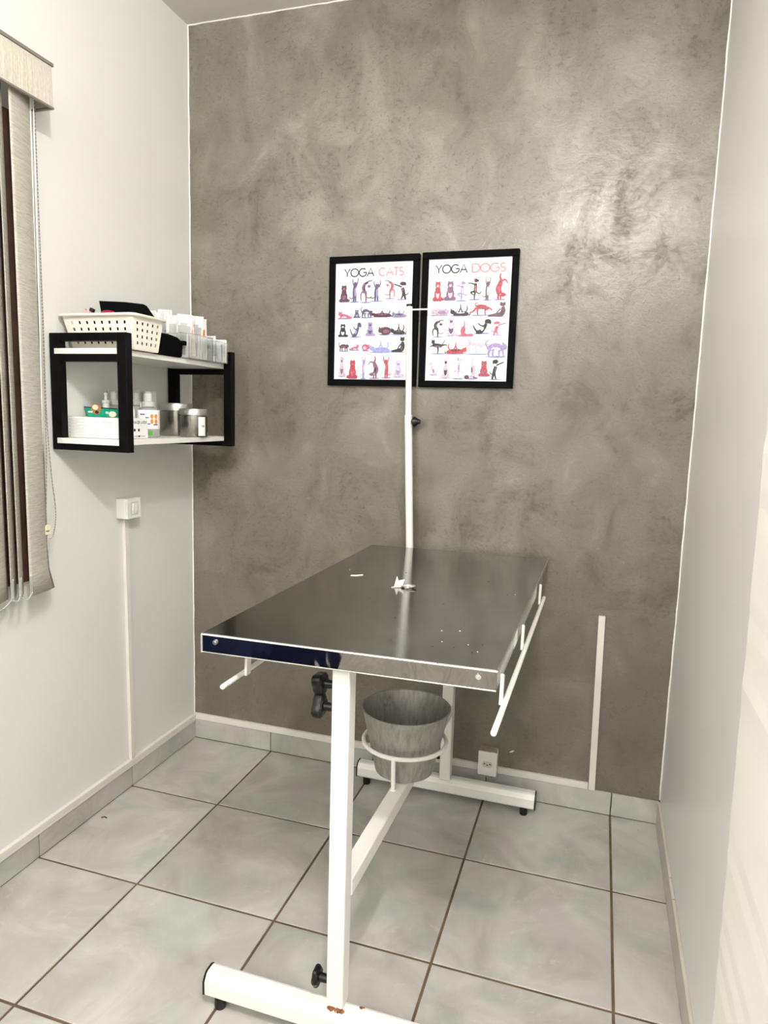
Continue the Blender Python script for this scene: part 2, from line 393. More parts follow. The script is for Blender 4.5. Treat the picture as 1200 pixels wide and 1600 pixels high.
def wall_strip(b, a, c, z0, z1, th=.0025):
    d = (Vector((*c, 0))-Vector((*a, 0))).normalized(); n = Vector((-d.y, d.x, 0))*th
    p = [Vector((*a, z0)), Vector((*c, z0)), Vector((*c, z0))+n, Vector((*a, z0))+n]
    b.hexa(p+[q+Vector((0, 0, z1-z0)) for q in p])
for i in range(4):
    q = B(); wall_strip(q, C4[i], C4[(i+1) % 4], ZB, ZT-.0045)
    o = build(q, 'apron', 'steel_polished' if i == 0 else 'steel_top', TB, bevel=.0008)
rimb = B()
for i in range(4): rimb.tube([(*C4[i], ZT-.003), (*C4[(i+1) % 4], ZT-.003)], .0023, 8)
rimb.tube([(*C4[0], ZB), (*C4[0], ZT-.003)], .0021, 8); rimb.tube([(*C4[0], ZB+.0015), (*C4[1], ZB+.0015)], .0014, 6)
build(rimb, 'edge_bead', 'bolt', TB, label='bright folded steel edge')
for t_ in (.052, .945):
    x, y = lerp2(C4[0], C4[1], t_)
    bo = build(B().cyl((x, y-.0004, .888), (x, y-.0025, .888), .0055, .0055, 16), 'washer', 'bolt', TB)
    build(B().cyl((x, y-.0025, .888), (x, y-.0055, .888), .003, .002, 10), 'rivet', 'bolt', bo)
ub = B(); ub.box(.82, 1.37, -1.13, -.09, ZB+.012, ZB+.028)
build(ub, 'underframe', 'enamel', TB)
PX = 1.088; PW = .0195
def post(y, x):
    q = B().box(x-PW, x+PW, y-.021, y+.021, .078, ZB+.012); return build(q, 'post', 'enamel', TB, bevel=.004)
p1 = post(-1.122, 1.087); p2 = post(-.098, 1.105)
# welded brackets under the top
for y in (-1.122, -.098):
    build(B().box(1.03, 1.15, y-.02, y+.02, ZB+.006, ZB+.012), 'bracket', 'enamel', TB)
def foot(y):
    fx0, fx1 = .772, 1.424
    q = B(); hw, zb_, zt_ = .027, .026, .081; pr = []
    for (a, z) in ((-hw, zb_+.006), (-hw+.006, zb_), (hw-.006, zb_), (hw, zb_+.006), (hw, zt_-.018), (hw-.010, zt_-.003), (hw-.017, zt_), (-hw+.017, zt_), (-hw+.010, zt_-.003), (-hw, zt_-.018)): pr.append((a, z))
    q.prism([(fx0, y+a, z) for a, z in pr], (fx0, 0, 0), (fx1, 0, 0))
    f = build(q, 'foot', 'enamel', TB, bevel=.002)
    for xe, d in ((fx0, -.004), (fx1, .004)):
        build(B().prism([(xe, y+a*1.02, .05+(z-.05)*1.02) for a, z in pr], (0, 0, 0), (d, 0, 0)), 'end_cap', 'black_plastic', f)
    for xe in (fx0+.034, fx1-.036):
        build(B().lathe((xe, y-.012, 0), [(.013, 0), (.014, .004), (.0135, .027)], 16), 'rubber_foot', 'black_plastic', f)
foot(-1.132); foot(-.088)
# stretcher
bm_ = B().hexa([(1.068, -1.101, .326), (1.108, -1.101, .326), (1.124, -.119, .326), (1.086, -.119, .326), (1.068, -1.101, .366), (1.108, -1.101, .366), (1.124, -.119, .366), (1.086, -.119, .366)])
build(bm_, 'stretcher', 'enamel', TB, bevel=.003)
# star knobs
def star_knob(x, y, z, r, tilt, parent, lobes=4, depth=.022, elong=1.0, amp=.2):
    """screw along -x out of the post"""
    scr_ = build(B().cyl((x, y, z), (x-.014, y, z), .004, .004, 10), 'screw', 'bolt', parent)
    q = B(); n = 48; ring = []
    for k in range(n):
        a = 2*math.pi*k/n; rad = r*(1-amp+amp*math.cos(lobes*a)); e = elong if abs(math.sin(a)) > .5 else 1
        ring.append((rad*math.cos(a), rad*math.sin(a)))
    x0 = x-.014; lay = [(x0-.008, .35), (x0-.009, .80), (x0-.013, .98), (x0-.013-depth*.6, 1.0), (x0-.013-depth, .88)]
    m = Matrix.Rotation(tilt, 3, 'X'); vs = []
    for (xx, s_) in lay:
        for (a, c) in ring:
            v_ = m @ Vector((0, a*s_, c*s_*elong)); vs.append((xx, y+v_.y, z+v_.z))
    fs = [(i*n+k, i*n+(k+1) % n, (i+1)*n+(k+1) % n, (i+1)*n+k) for i in range(len(lay)-1) for k in range(n)]
    q.add(vs, fs, True); q.add(vs[:n], [tuple(range(n))]); q.add(vs[-n:], [tuple(range(n))])
    q.cyl((x, y, z), (x0-.010, y, z), .0085, .010, 16)
    return build(q, 'knob', 'black_plastic', parent)
star_knob(1.087-PW, -1.122, .812, .026, .5, TB, 3, .018, 1.15, .14)
star_knob(1.087-PW, -1.122, .762, .026, -.5, TB, 3, .018, 1.15, .14)
star_knob(1.087-PW, -1.122, .128, .023, .1, TB, 6, .009, 1.1, .06)
star_knob(1.105-PW, -.098, .155, .017, .1, TB, 5, .010)
# side rails
def rail(x0, x1, y0, y1, z, tabs, side, ztop):
    b = B(); n = 14
    b.tube([(x0+(x1-x0)*k/n, y0+(y1-y0)*k/n, z) for k in range(n+1)], .0056, 12)
    b.ball((x0, y0, z), .0056, 12, 6)
    r_ = build(b, 'side_rail', 'enamel', TB)
    for y in tabs:
        t_ = (y-y0)/(y1-y0); x = x0+(x1-x0)*t_-side*.008
        build(B().hexa([(x-.003, y-.009, z-.004), (x+.003, y-.009, z-.004), (x+.003, y+.009, z-.004), (x-.003, y+.009, z-.004),
                        (x-.003, y-.009+.006, ztop), (x+.003, y-.009+.006, ztop), (x+.003, y+.009+.006, ztop-.008), (x-.003, y+.009+.006, ztop-.008)]), 'tab', 'enamel', r_)
rail(1.4185, 1.4265, -1.275, -.31, .836, (-1.135, -.80, -.37), 1, .892)
rail(.842, .850, -1.19, -.30, .800, (-1.10, -.75, -.35), -1, .868)
# drip pole standing at the far end of the top
PY_ = -.047
pole = build(B().tube([(.941, PY_, .60), (.9062, PY_, 1.375)], .0135, 20), 'drip_pole', 'enamel', TB)
build(B().tube([(.9065, PY_, 1.368), (.8975, PY_, 1.745)], .0108, 18), 'inner_pole', 'enamel', pole)
build(B().cyl((.8975, PY_, 1.745), (.8973, PY_, 1.753), .0118, .011, 18), 'cap', 'black_plastic', pole)
build(B().box(.905, .955, -.0655, PY_-.010, .868, .892), 'pole_bracket', 'enamel', pole)
kb = B(); kb.tube([(.917, PY_, 1.352), (.926, PY_, 1.352), (.932, PY_, 1.352), (.944, PY_, 1.353), (.950, PY_, 1.353)], [.006, .018, .018, .009, .008], 14)
build(kb, 'knob', 'black_plastic', pole)
for sx, x1 in ((1, 1.035), (-1, .742)):
    hb = B(); x0 = .8978
    hb.tube([(x0, PY_, 1.7345), (x0+(x1-x0)*.5, PY_-.001, 1.7350), (x1-sx*.012, PY_-.003, 1.7358), (x1, PY_-.004, 1.742), (x1+sx*.003, PY_-.004, 1.756)], .0028, 8)
    build(hb, 'hook_arm', 'enamel', pole)
# bucket ring on the stretcher
RX, RY = 1.084, -.606
rb = B(); rb.tube([(RX+.118*math.cos(2*math.pi*k/48), RY+.118*math.sin(2*math.pi*k/48), .456) for k in range(48)], .0062, 10, closed=True)
ring = build(rb, 'bucket_ring', 'enamel', TB)
build(B().tube([(1.086, -.722, .364), (1.085, -.7235, .456)], .0062, 10), 'ring_stem', 'enamel', ring)
build(B().lathe((1.086, -.722, .365), [(.010, 0), (.008, .004)], 12), 'weld', 'enamel', ring)

# bucket
bk = thing('bucket', (RX, RY, .3665), 'dull worn metal bucket held in the white ring under the table', 'bucket')
h = .186; r0, r1 = .083, .1235
prof = [(1e-4, 0), (r0-.006, 0), (r0, .004)]+[(r0+(r1-r0)*k/8, .004+(h-.004)*k/8) for k in range(1, 9)]
prof += [(r1+.0035, h+.001), (r1+.0035, h+.004), (r1+.001, h+.0055), (r1-.0025, h+.003)]
prof += [(r0-.003+(r1-r0)*k/8, .006+(h-.006)*k/8) for k in range(7, -1, -1)]+[(1e-4, .004)]
build(B().lathe((RX, RY, .3665), prof, 56), 'body', 'aluminium', bk)
# things on the table top
cl_ = thing('metal_clip', (1.075, -.615, ZT), 'small bent shiny metal clip lying in the middle of the steel table top', 'clip')
build(B().tube([(1.083+.020*math.cos(q), -.624+.010*math.sin(q), ZT+.0045+.002*math.cos(q)) for q in [2*math.pi*k/24 for k in range(24)]], .0032, 8, closed=True), 'ring', 'clip', cl_)
q = B(); q.prism([(1.044, -.630, ZT+.001), (1.066, -.628, ZT+.004), (1.069, -.615, ZT+.020), (1.050, -.612, ZT+.014), (1.046, -.612, ZT+.026)], (0, 0, 0), (.0006, .002, 0))
q.prism([(1.040, -.642, ZT+.0006), (1.068, -.632, ZT+.002), (1.070, -.626, ZT+.002), (1.045, -.634, ZT+.0006)], (0, 0, 0), (0, 0, .0015))
build(q, 'tongue', 'edge_paint', cl_)
q = B(); q.prism([(.889, -.556, ZT+.0004), (.905, -.552, ZT+.0004), (.921, -.536, ZT+.0004), (.919, -.530, ZT+.0004), (.905, -.542, ZT+.0004), (.891, -.549, ZT+.0004)], (0, 0, 0), (0, 0, .0015))
tag(build(q, 'paper_scrap', 'edge_paint'), 'torn white paper scrap lying left of centre on the steel table top', 'scrap')
for x, y, L in ((.049, -.62, .018), ):
    tag(build(B().tube([(x+.0-L/2, y-.004, .0022), (x, y+.003, .0028), (x+L/2, y+.001, .0022)], .0018, 6), 'dry_leaf_scrap', 'debris'), 'thin dark curled scrap on the floor tile beside the left wall', 'scrap')

# ------------------------------------------------------------------ cable ducts, switch, outlet
def duct(name, b, label): return tag(build(b, name, 'duct', bevel=.0012), label, 'cable duct')
def duct_box(b, x0, x1, y0, y1, z0, z1): return b.box(x0, x1, y0, y1, z0, z1)
d1 = B().box(0, .012, YF+.02, -.013, .0785, .0925).box(0, .014, YF+.02, -.013, .0925, .106)
duct('cable_duct', d1, 'long white cable duct running above the skirting of the left wall')
d2 = B(); n = 12
pts = [(-.412+.004*k/n, .107+(.998-.107)*(1-k/n)) for k in range(n+1)]
d2.hexa([(0, -.424, .107), (.012, -.424, .107), (.012, -.404, .107), (0, -.404, .107), (0, -.432, .997), (.012, -.432, .997), (.012, -.412, .997), (0, -.412, .997)])
duct('cable_duct', d2, 'vertical white cable duct dropping from the light switch to the skirting')
d3 = B().box(.001, 1.213, -.012, 0, .085, .110).box(1.279, 1.598, -.012, 0, .085, .108)
duct('cable_duct', d3, 'horizontal white cable duct above the skirting of the cement wall')
d4 = B().hexa([(1.600, -.012, .085), (1.622, -.012, .085), (1.622, 0, .085), (1.600, 0, .085), (1.592, -.012, .716), (1.614, -.012, .716), (1.614, 0, .716), (1.592, 0, .716)])
duct('cable_duct', d4, 'short vertical white cable duct ending halfway up the cement wall')
sw = thing('light_switch', (0, -.42, 1.03), 'white surface light switch box on the left wall below the shelf', 'switch')
sb = build(B().box(0, .040, -.462, -.388, .996, 1.066), 'back_box', 'white_plastic', sw, bevel=.004)
pl = build(B().box(.040, .047, -.461, -.389, .997, 1.065), 'cover_plate', 'white_plastic', sw, bevel=.002)
build(B().box(.047, .0478, -.445, -.405, 1.008, 1.054), 'inset', 'grey_plate', pl, bevel=.0003)
build(B().rbox((.0488, -.425, 1.031), (.005, .024, .038), (0, .12, 0)), 'rocker', 'white_plastic', pl, bevel=.001)
ol = thing('power_outlet', (1.246, 0, .14), 'white surface power outlet box low on the cement wall', 'outlet')
build(B().box(1.213, 1.279, -.040, 0, .088, .176), 'back_box', ['white_plastic'], ol, bevel=.003)
build(B().box(1.214, 1.278, -.039, 0, .1762, .1772), 'dusty_top', 'box_top', ol, label='brown dusty top face')
op = build(B().box(1.212, 1.280, -.046, -.040, .087, .177), 'cover_plate', 'white_plastic', ol, bevel=.002)
hexp = [(1.246+dx, -.0462, .130+dz) for dx, dz in ((-.020, 0), (-.013, .011), (.013, .011), (.020, 0), (.013, -.011), (-.013, -.011))]
hx = build(B().prism(hexp, (0, 0, 0), (0, -.0012, 0)), 'socket', 'grey_plate', op)
for dx, dz in ((-.010, .001), (0, -.003), (.010, .001)):
    build(B().cyl((1.246+dx, -.0473, .131+dz), (1.246+dx, -.0480, .131+dz), .0027, .0027, 12), 'pin_hole', 'ink', hx)
build(B().tube([(1.236+.010*math.cos(q)+.010, -.030, .084-.010*abs(math.sin(q))) for q in [math.pi*k/10 for k in range(11)]], .0018, 6), 'wire_loop', 'grey_plate', ol)

# ------------------------------------------------------------------ wall shelf
SH = thing('wall_shelf', (0, -.43, 1.244), 'black metal framed wall shelf with two white boards on the left wall', 'shelf')
def shelf_frame(yc):
    y0, y1 = yc-.013, yc+.013
    q = B().box(.005, .040, y0, y1, 1.243, 1.581).box(.239, .271, y0, y1, 1.243, 1.581)
    q.box(.040, .239, y0, y1, 1.558, 1.581).box(.040, .239, y0, y1, 1.500, 1.5205).box(.040, .239, y0, y1, 1.243, 1.2615)
    build(q, 'side_frame', 'black_metal', SH, bevel=.0015)
shelf_frame(-.725); shelf_frame(-.148)
for z in (1.5212, 1.2622):
    build(B().box(.022, .2385, -.739, -.134, z, z+.016), 'board', 'white_board', SH, bevel=.001)
ZU, ZL = 1.5374, 1.2784

# --- basket with square holes
def perforated(b, c00, c10, c11, c01, cols, rows, hx_, hy_, mu=.06, mv0=.10, mv1=.12):
    c00, c10, c11, c01 = map(Vector, (c00, c10, c11, c01))
    P = lambda u, v: (c00.lerp(c10, u)).lerp(c01.lerp(c11, u), v)
    us = [0.0]; vs_ = [0.0]
    for k in range(cols):
        c = mu+(1-2*mu)*(k+.5)/cols; g = (1-2*mu)/cols*hx_/2; us += [c-g, c+g]
    us.append(1.0)
    for k in range(rows):
        c = mv0+(1-mv0-mv1)*(k+.5)/rows; g = (1-mv0-mv1)/rows*hy_/2; vs_ += [c-g, c+g]
    vs_.append(1.0)
    nu = len(us); pts = [P(u, v) for v in vs_ for u in us]
    fs = [(j*nu+i, j*nu+i+1, (j+1)*nu+i+1, (j+1)*nu+i) for j in range(len(vs_)-1) for i in range(nu-1) if not (i % 2 == 1 and j % 2 == 1)]
    b.add(pts, fs)
bx0, bx1, by0, by1 = .030, .262, -.690, -.560
tx0, tx1, ty0, ty1 = .014, .270, -.704, -.550
zb0, zb1 = ZU+.003, ZU+.098
bs = thing('plastic_basket', ((bx0+bx1)/2, -.63, ZU), 'white plastic basket with square holes on top of the wall shelf', 'basket')
b = B()
lo = [(bx0+.012, by0+.008), (bx1-.008, by0+.008), (bx1-.008, by1-.008), (bx0+.012, by1-.008)]; hi = [(tx0+.006, ty0+.006), (tx1-.006, ty0+.006), (tx1-.006, ty1-.006), (tx0+.006, ty1-.006)]
for i in range(4):
    j = (i+1) % 4
    perforated(b, (*lo[i], zb0), (*lo[j], zb0), (*hi[j], zb1), (*hi[i], zb1), 8 if i % 2 == 0 else 5, 4, .30 if i % 2 == 0 else .38, .46)
perforated(b, (*lo[0], zb0), (*lo[1], zb0), (*lo[2], zb0), (*lo[3], zb0), 8, 4, .4, .4)
build(b, 'body', 'basket', bs, solid=.0022)
rm = B()
loop = []
for (cx, cy, a0) in ((tx1-.014, ty0+.014, -90), (tx1-.014, ty1-.014, 0), (tx0+.014, ty1-.014, 90), (tx0+.014, ty0+.014, 180)):
    for k in range(5):
        a = math.radians(a0+22.5*k); loop.append((cx+.018*math.cos(a), cy+.018*math.sin(a), zb1))
rm.tube(loop, .0042, 8, closed=True); build(rm, 'rim', 'basket', bs)
# contents
q = B(); q.hexa([(.085, -.575, 1.610), (.235, -.575, 1.610), (.262, -.590, 1.628), (.108, -.640, 1.628), (.085, -.560, 1.675), (.215, -.560, 1.672), (.250, -.575, 1.640), (.100, -.630, 1.634)])
q = B()
top_ = [(.068, -.600, 1.693), (.160, -.598, 1.688), (.228, -.600, 1.680), (.2605, -.610, 1.6465), (.258, -.630, 1.628), (.106, -.632, 1.632)]
q.prism(top_, (0, 0, 0), (.004, .014, -.004)); q.hexa([(.056, -.668, ZU+.008), (.244, -.668, ZU+.008), (.244, -.580, ZU+.008), (.056, -.580, ZU+.008), (.044, -.682, ZU+.085), (.250, -.682, ZU+.085), (.250, -.570, ZU+.085), (.044, -.570, ZU+.085)]); q.hexa([(.10, -.602, ZU+.084), (.25, -.602, ZU+.084), (.25, -.582, ZU+.084), (.10, -.582, ZU+.084), (.10, -.605, 1.634), (.25, -.605, 1.634), (.25, -.585, 1.640), (.10, -.585, 1.640)])
tag(build(q, 'folded_black_pouch', 'black_cloth', bevel=.002), 'folded black cloth pouch sticking up out of the white basket', 'pouch')
q = B(); n_ = 16
q.lathe((.155, -.664, ZU+.0865), [(1e-4, 0), (.024, 0), (.0265, .010), (.023, .020), (.015, .027), (1e-4, .030)], 24)
tag(build(q, 'crimson_ball', 'crimson'), 'dark crimson rounded cloth bundle inside the white basket', 'cloth')
pk = thing('pink_clip', (.075, -.655, 1.628), 'small pink and black clip showing over the basket rim', 'clip')
build(B().rbox((.070, -.655, 1.640), (.030, .018, .024), (0, .6, .3)).rbox((.086, -.652, 1.646), (.014, .010, .020), (0, -.4, 0)), 'body', 'pinkish', pk, bevel=.003)
build(B().rbox((.090, -.655, 1.656), (.012, .010, .010), (0, .5, 0)).tube([(.074, -.655, 1.645), (.066, -.655, 1.660)], .0012, 6), 'jaw', 'ink', pk)

# --- black pouch box in front, by the basket
bb = thing('black_case', (.215, -.50, ZU), 'soft black case on the upper shelf board right of the basket', 'case')
q = B(); prof = [(-.556, 0), (-.432, 0), (-.428, .038), (-.432, .052), (-.455, .062), (-.500, .067), (-.530, .066), (-.544, .060)]
q.prism([(.150, y, ZU+z) for y, z in prof], (0, 0, 0), (.100, 0, 0)); build(q, 'body', 'black_cloth', bb, bevel=.006)
build(B().box(.225, .253, -.432, -.412, ZU+.040, ZU+.054), 'strap', 'black_cloth', bb, bevel=.002)

# --- clear organiser bins and the wrapped packets standing in them
def clear_bin(x0, x1, y0, y1, h_, label):
    o = thing('clear_organiser', ((x0+x1)/2, (y0+y1)/2, ZU), label, 'organiser')
    t_ = .0018
    build(B().box(x0, x1, y0, y1, ZU+.0005, ZU+.0005+t_), 'bottom', 'clear', o)
    for (a, c, d, e) in ((x0, x1, y0, y0+t_), (x0, x1, y1-t_, y1), (x0, x0+t_, y0+t_, y1-t_), (x1-t_, x1, y0+t_, y1-t_)):
        build(B().box(a, c, d, e, ZU+.0024, ZU+h_), 'side', 'clear', o)
    rb_ = B(); z = ZU+h_
    rb_.tube([(x0, y0, z), (x1, y0, z), (x1, y1, z), (x0, y1, z)], .0016, 6, closed=True); build(rb_, 'rim', 'frosted', o)
clear_bin(.060, .140, -.540, -.170, .085, 'long clear plastic organiser behind the black case, full of packets')
clear_bin(.146, .258, -.408, -.262, .080, 'clear plastic organiser at the shelf front holding pink-white packets')
clear_bin(.176, .264, -.255, -.172, .072, 'small clear plastic organiser at the shelf end beside the black frame')
def packet(x, y, z0, wd, ht, ry, rx, mat, label, group, stripe=None):
    o = thing('wrapped_packet', (x, y, z0), label, 'packet', group)
    m = (Matrix.Rotation(math.radians(26), 3, 'Z') @ Euler((rx, ry, 0)).to_matrix())
    def sheet(u0, u1, v0, v1, d, th):
        q = B(); hx = []
        for zz in (v0, v1):
            for (uu, dd) in ((u0, d), (u1, d), (u1, d+th), (u0, d+th)):
                hx.append(Vector((x, y, z0))+m @ Vector((uu, -dd, zz)))
        return q.hexa(hx)
    build(sheet(-wd/2, wd/2, 0, ht, 0, .0022), 'wrapper', mat, o, bevel=.0006)
    build(sheet(-wd*.26, wd*.18, ht*.07, ht*.80, .0024, .0045), 'syringe', 'frosted', o, bevel=.0015)
    if stripe: build(sheet(-wd*.40, wd*.40, ht*.58, ht*.74, .0072, .0004), 'print_band', stripe, o)
rp = random.Random(11); G1 = 'wrapped packets in the long organiser'; G2 = 'wrapped packets in the front organiser'; G3 = 'small packets in the end organiser'
ORD = ['first', 'second', 'third', 'fourth', 'fifth', 'sixth', 'seventh', 'eighth', 'ninth', 'tenth']
for k in range(9):
    packet(.100+rp.uniform(-.010, .012), -.45+.030*k, ZU+.004, .046, .145+rp.uniform(-.01, .012)+(.008 if 3 < k < 7 else 0), rp.uniform(-.07, .07), rp.uniform(-.04, .06), 'wrapper', 'white wrapped packet, %s from the basket in the long clear organiser' % ORD[k], G1, 'ink_grey' if k % 3 == 1 else None)
for k in range(7):
    col = ['wrapper', 'wrapper', 'wrapper_pink', 'wrapper', 'wrapper', 'wrapper_pink', 'wrapper'][k]
    packet(.180 if k % 2 else .224, -.392+.017*k, ZU+.004, .048, .122+rp.uniform(-.004, .016)+.006*(k % 3), rp.uniform(-.07, .07), rp.uniform(-.03, .06), col, '%s wrapped packet, %s from the black case in the front clear organiser' % ('pinkish' if 'pink' in col else 'white', ORD[k]), G2, ['ink_grey', None, 'orange', None][k % 4])
for k in range(5):
    packet(.196+.012*k, -.240+.012*k, ZU+.004, .044, .082+rp.uniform(-.006, .012), rp.uniform(-.06, .06), rp.uniform(-.03, .04), 'wrapper_blue' if k % 2 else 'wrapper', 'short %s packet, %s from the wall in the small end organiser' % ('pale blue' if k % 2 else 'white', ORD[k]), G3, 'ink_blue' if k in (0, 1) else None)

# --- stroke lettering
LET = {
 'A': [[(0, 0), (.5, 1), (1, 0)], [(.2, .36), (.8, .36)]], 'C': 'arcC', 'D': 'arcD', 'E': [[(.8, 0), (0, 0), (0, 1), (.8, 1)], [(0, .52), (.7, .52)]],
 'G': 'arcG', 'L': [[(0, 1), (0, 0), (.75, 0)]], 'O': 'arcO', 'P': 'arcP', 'S': 'arcS', 'T': [[(0, 1), (1, 1)], [(.5, 1), (.5, 0)]],
 'U': 'arcU', 'V': [[(0, 1), (.5, 0), (1, 1)]], 'X': [[(0, 0), (1, 1)], [(0, 1), (1, 0)]], 'Y': [[(0, 1), (.5, .48), (1, 1)], [(.5, .48), (.5, 0)]]}
def arc(cx, cy, rx, ry, a0, a1, n=18): return [(cx+rx*math.cos(math.radians(a0+(a1-a0)*k/n)), cy+ry*math.sin(math.radians(a0+(a1-a0)*k/n))) for k in range(n+1)]
WID = {'A': .92, 'C': .92, 'D': .86, 'E': .55, 'G': 1.02, 'L': .5, 'O': 1.06, 'P': .55, 'S': .56, 'T': .6, 'U': .72, 'V': .86, 'X': .75, 'Y': .80, ' ': .35}
def strokes(ch):
    g = LET[ch]
    if not isinstance(g, str): return g
    return {'arcO': [arc(.5, .5, .5, .5, 0, 360, 28)], 'arcC': [arc(.52, .5, .52, .5, 48, 312, 24)],
            'arcG': [arc(.5, .5, .5, .5, 45, 360, 24)+[(.55, .5)]], 'arcD': [[(0, 0), (0, 1), (.35, 1)]+arc(.42, .5, .58, .5, 90, -90)+[(0, 0)]],
            'arcP': [[(0, 0), (0, 1), (.5, 1)]+arc(.5, .74, .4, .26, 90, -90)+[(0, .48)]],
            'arcS': [arc(.5, .75, .42, .25, 40, 270, 14)+arc(.5, .25, .5, .25, 90, -140, 14)],
            'arcU': [[(0, 1), (0, .4)]+arc(.5, .4, .5, .4, 180, 360)+[(1, 1)]]}[g]
def text_mesh(b, txt, height, thick, place, gap=.14):
    """place(u, v) -> 3D for text-plane coordinates (metres); returns the width"""
    x = 0
    for ch in txt:
        wd = WID[ch]*height
        if ch != ' ':
            for st in strokes(ch):
                p = [Vector((x+a*wd, c*height)) for a, c in st]
                L_, R_ = [], []
                for i in range(len(p)):
                    d = (p[min(i+1, len(p)-1)]-p[max(i-1, 0)])
                    d = d.normalized() if d.length > 1e-9 else Vector((1, 0)); n_ = Vector((-d.y, d.x))*thick/2
                    L_.append(p[i]+n_); R_.append(p[i]-n_)
                m = len(p); b.add([place(*q) for q in L_]+[place(*q) for q in R_], [(i, i+1, m+i+1, m+i) for i in range(m-1)])
        x += wd+gap*height
    return x-gap*height
def text_width(txt, height, gap=.14): return sum(WID[c]*height+gap*height for c in txt)-gap*height

# --- lower board: glove box
gx0, gx1, gy0, gy1, gz1 = .012, .196, -.684, -.545, ZL+.062
gb = thing('glove_box', ((gx0+gx1)/2, (gy0+gy1)/2, ZL), 'white carton of gloves at the near end of the lower shelf board', 'box')
gbody = build(B().box(gx0, gx1, gy0, gy1, ZL+.0006, gz1), 'carton', 'carton', gb, bevel=.0012)
q = B()
for k in range(11):
    z = gz1-.006-.0048*k; wds = [.060, .045, .120, .030, .105, .040, .118, .050, .116, .045, .122]
    q.box(gx0+.006, gx0+.006+wds[k], gy0-.0003, gy0, z-.0004, z+.0004); q.slot(0)
    if k % 2 == 0: q.box(gx0+.006, gx0+.010, gy0-.0003, gy0, z-.0028, z-.0012)
for (x, z) in ((.132, .035), (.133, .010), (.153, .036), (.153, .010)):
    q.box(gx0+x, gx0+x+.011, gy0-.0004, gy0, ZL+z, ZL+z+.0008); q.box(gx0+x, gx0+x+.0008, gy0-.0004, gy0, ZL+z, ZL+z+.010); q.box(gx0+x+.010, gx0+x+.011, gy0-.0004, gy0, ZL+z, ZL+z+.010)
q.box(gx0+.125, gx0+.160, gy0-.0003, gy0, gz1-.0145, gz1-.0130)
build(q, 'printed_lines', 'ink_grey', gbody)
q = B(); px = gx1+.0004
q.box(gx1, px, gy0+.004, gy0+.052, gz1-.022, gz1-.004); q.box(gx1, px, gy0+.070, gy0+.125, ZL+.0065, ZL+.0078)
q.prism([(gx1, gy0+.095+.004*math.cos(a), ZL+.007+.003*math.sin(a)) for a in [k*math.pi/4 for k in range(8)]], (0, 0, 0), (.0005, 0, 0))
for k in range(3): q.box(gx1, px, gy0+.008, gy0+.024, ZL+.026+.006*k, ZL+.0272+.006*k)
for (y, z) in ((.074, .026), (.094, .026)): q.prism([(gx1, gy0+y+.005*math.cos(a), ZL+z+.005*math.sin(a)) for a in [j*math.pi/3 for j in range(6)]], (0, 0, 0), (.0004, 0, 0))
text_mesh(q, 'LUVA DE LATEX', .0080, .0016, lambda u, v: (px, gy0+.058+u*.92, gz1-.0165+v))
text_mesh(q, 'P', .011, .0022, lambda u, v: (px, gy0+.012+u, ZL+.006+v)); text_mesh(q, 'C', .009, .002, lambda u, v: (px, gy0+.046+u, ZL+.006+v))
build(q, 'printed_text', 'ink', gbody)
# green carton standing behind it
gc = thing('green_carton', (.070, -.595, gz1), 'small green carton lying on the white glove box', 'box')
q = B().hexa([(.020, -.606, gz1+.0008), (.118, -.606, gz1+.0008), (.118, -.570, gz1+.0008), (.020, -.570, gz1+.0008), (.006, -.604, gz1+.031), (.126, -.604, gz1+.028), (.126, -.568, gz1+.028), (.006, -.568, gz1+.031)])
gcb = build(q, 'carton', 'green', gc, bevel=.001)
q = B().hexa([(.0055, -.6050, gz1+.0285), (.1265, -.6050, gz1+.0255), (.1265, -.600, gz1+.0255), (.0055, -.600, gz1+.0285), (.0055, -.6050, gz1+.0315), (.1265, -.6050, gz1+.0285), (.1265, -.600, gz1+.0285), (.0055, -.600, gz1+.0315)])
build(q, 'top_edge', 'ink', gcb)
for nm, mt, cx_, cz_, rx_, rz_, yy in (('printed_dog_picture', 'brown', .052, .0245, .0185, .0165, -.6055), ('printed_muzzle', 'ivory', .050, .030, .011, .008, -.6061), ('printed_shade', 'ink', .055, .015, .007, .005, -.6061), ('printed_treat', 'ivory', .113, .010, .014, .009, -.6058)):
    build(B().prism([(cx_+rx_*math.cos(a), yy, gz1+cz_+rz_*math.sin(a)) for a in [k*math.pi/9 for k in range(18)]], (0, 0, 0), (0, -.0005, 0)), nm, mt, gcb)
q = B()
for k in range(4): q.box(.022+.0045*k, .0255+.0045*k, -.6062, -.6055, gz1+.013, gz1+.018)
for k in range(2): q.box(.088+.006*k, .092+.006*k, -.6062, -.6055, gz1+.011, gz1+.018)
build(q, 'printed_text', 'edge_paint', gcb)
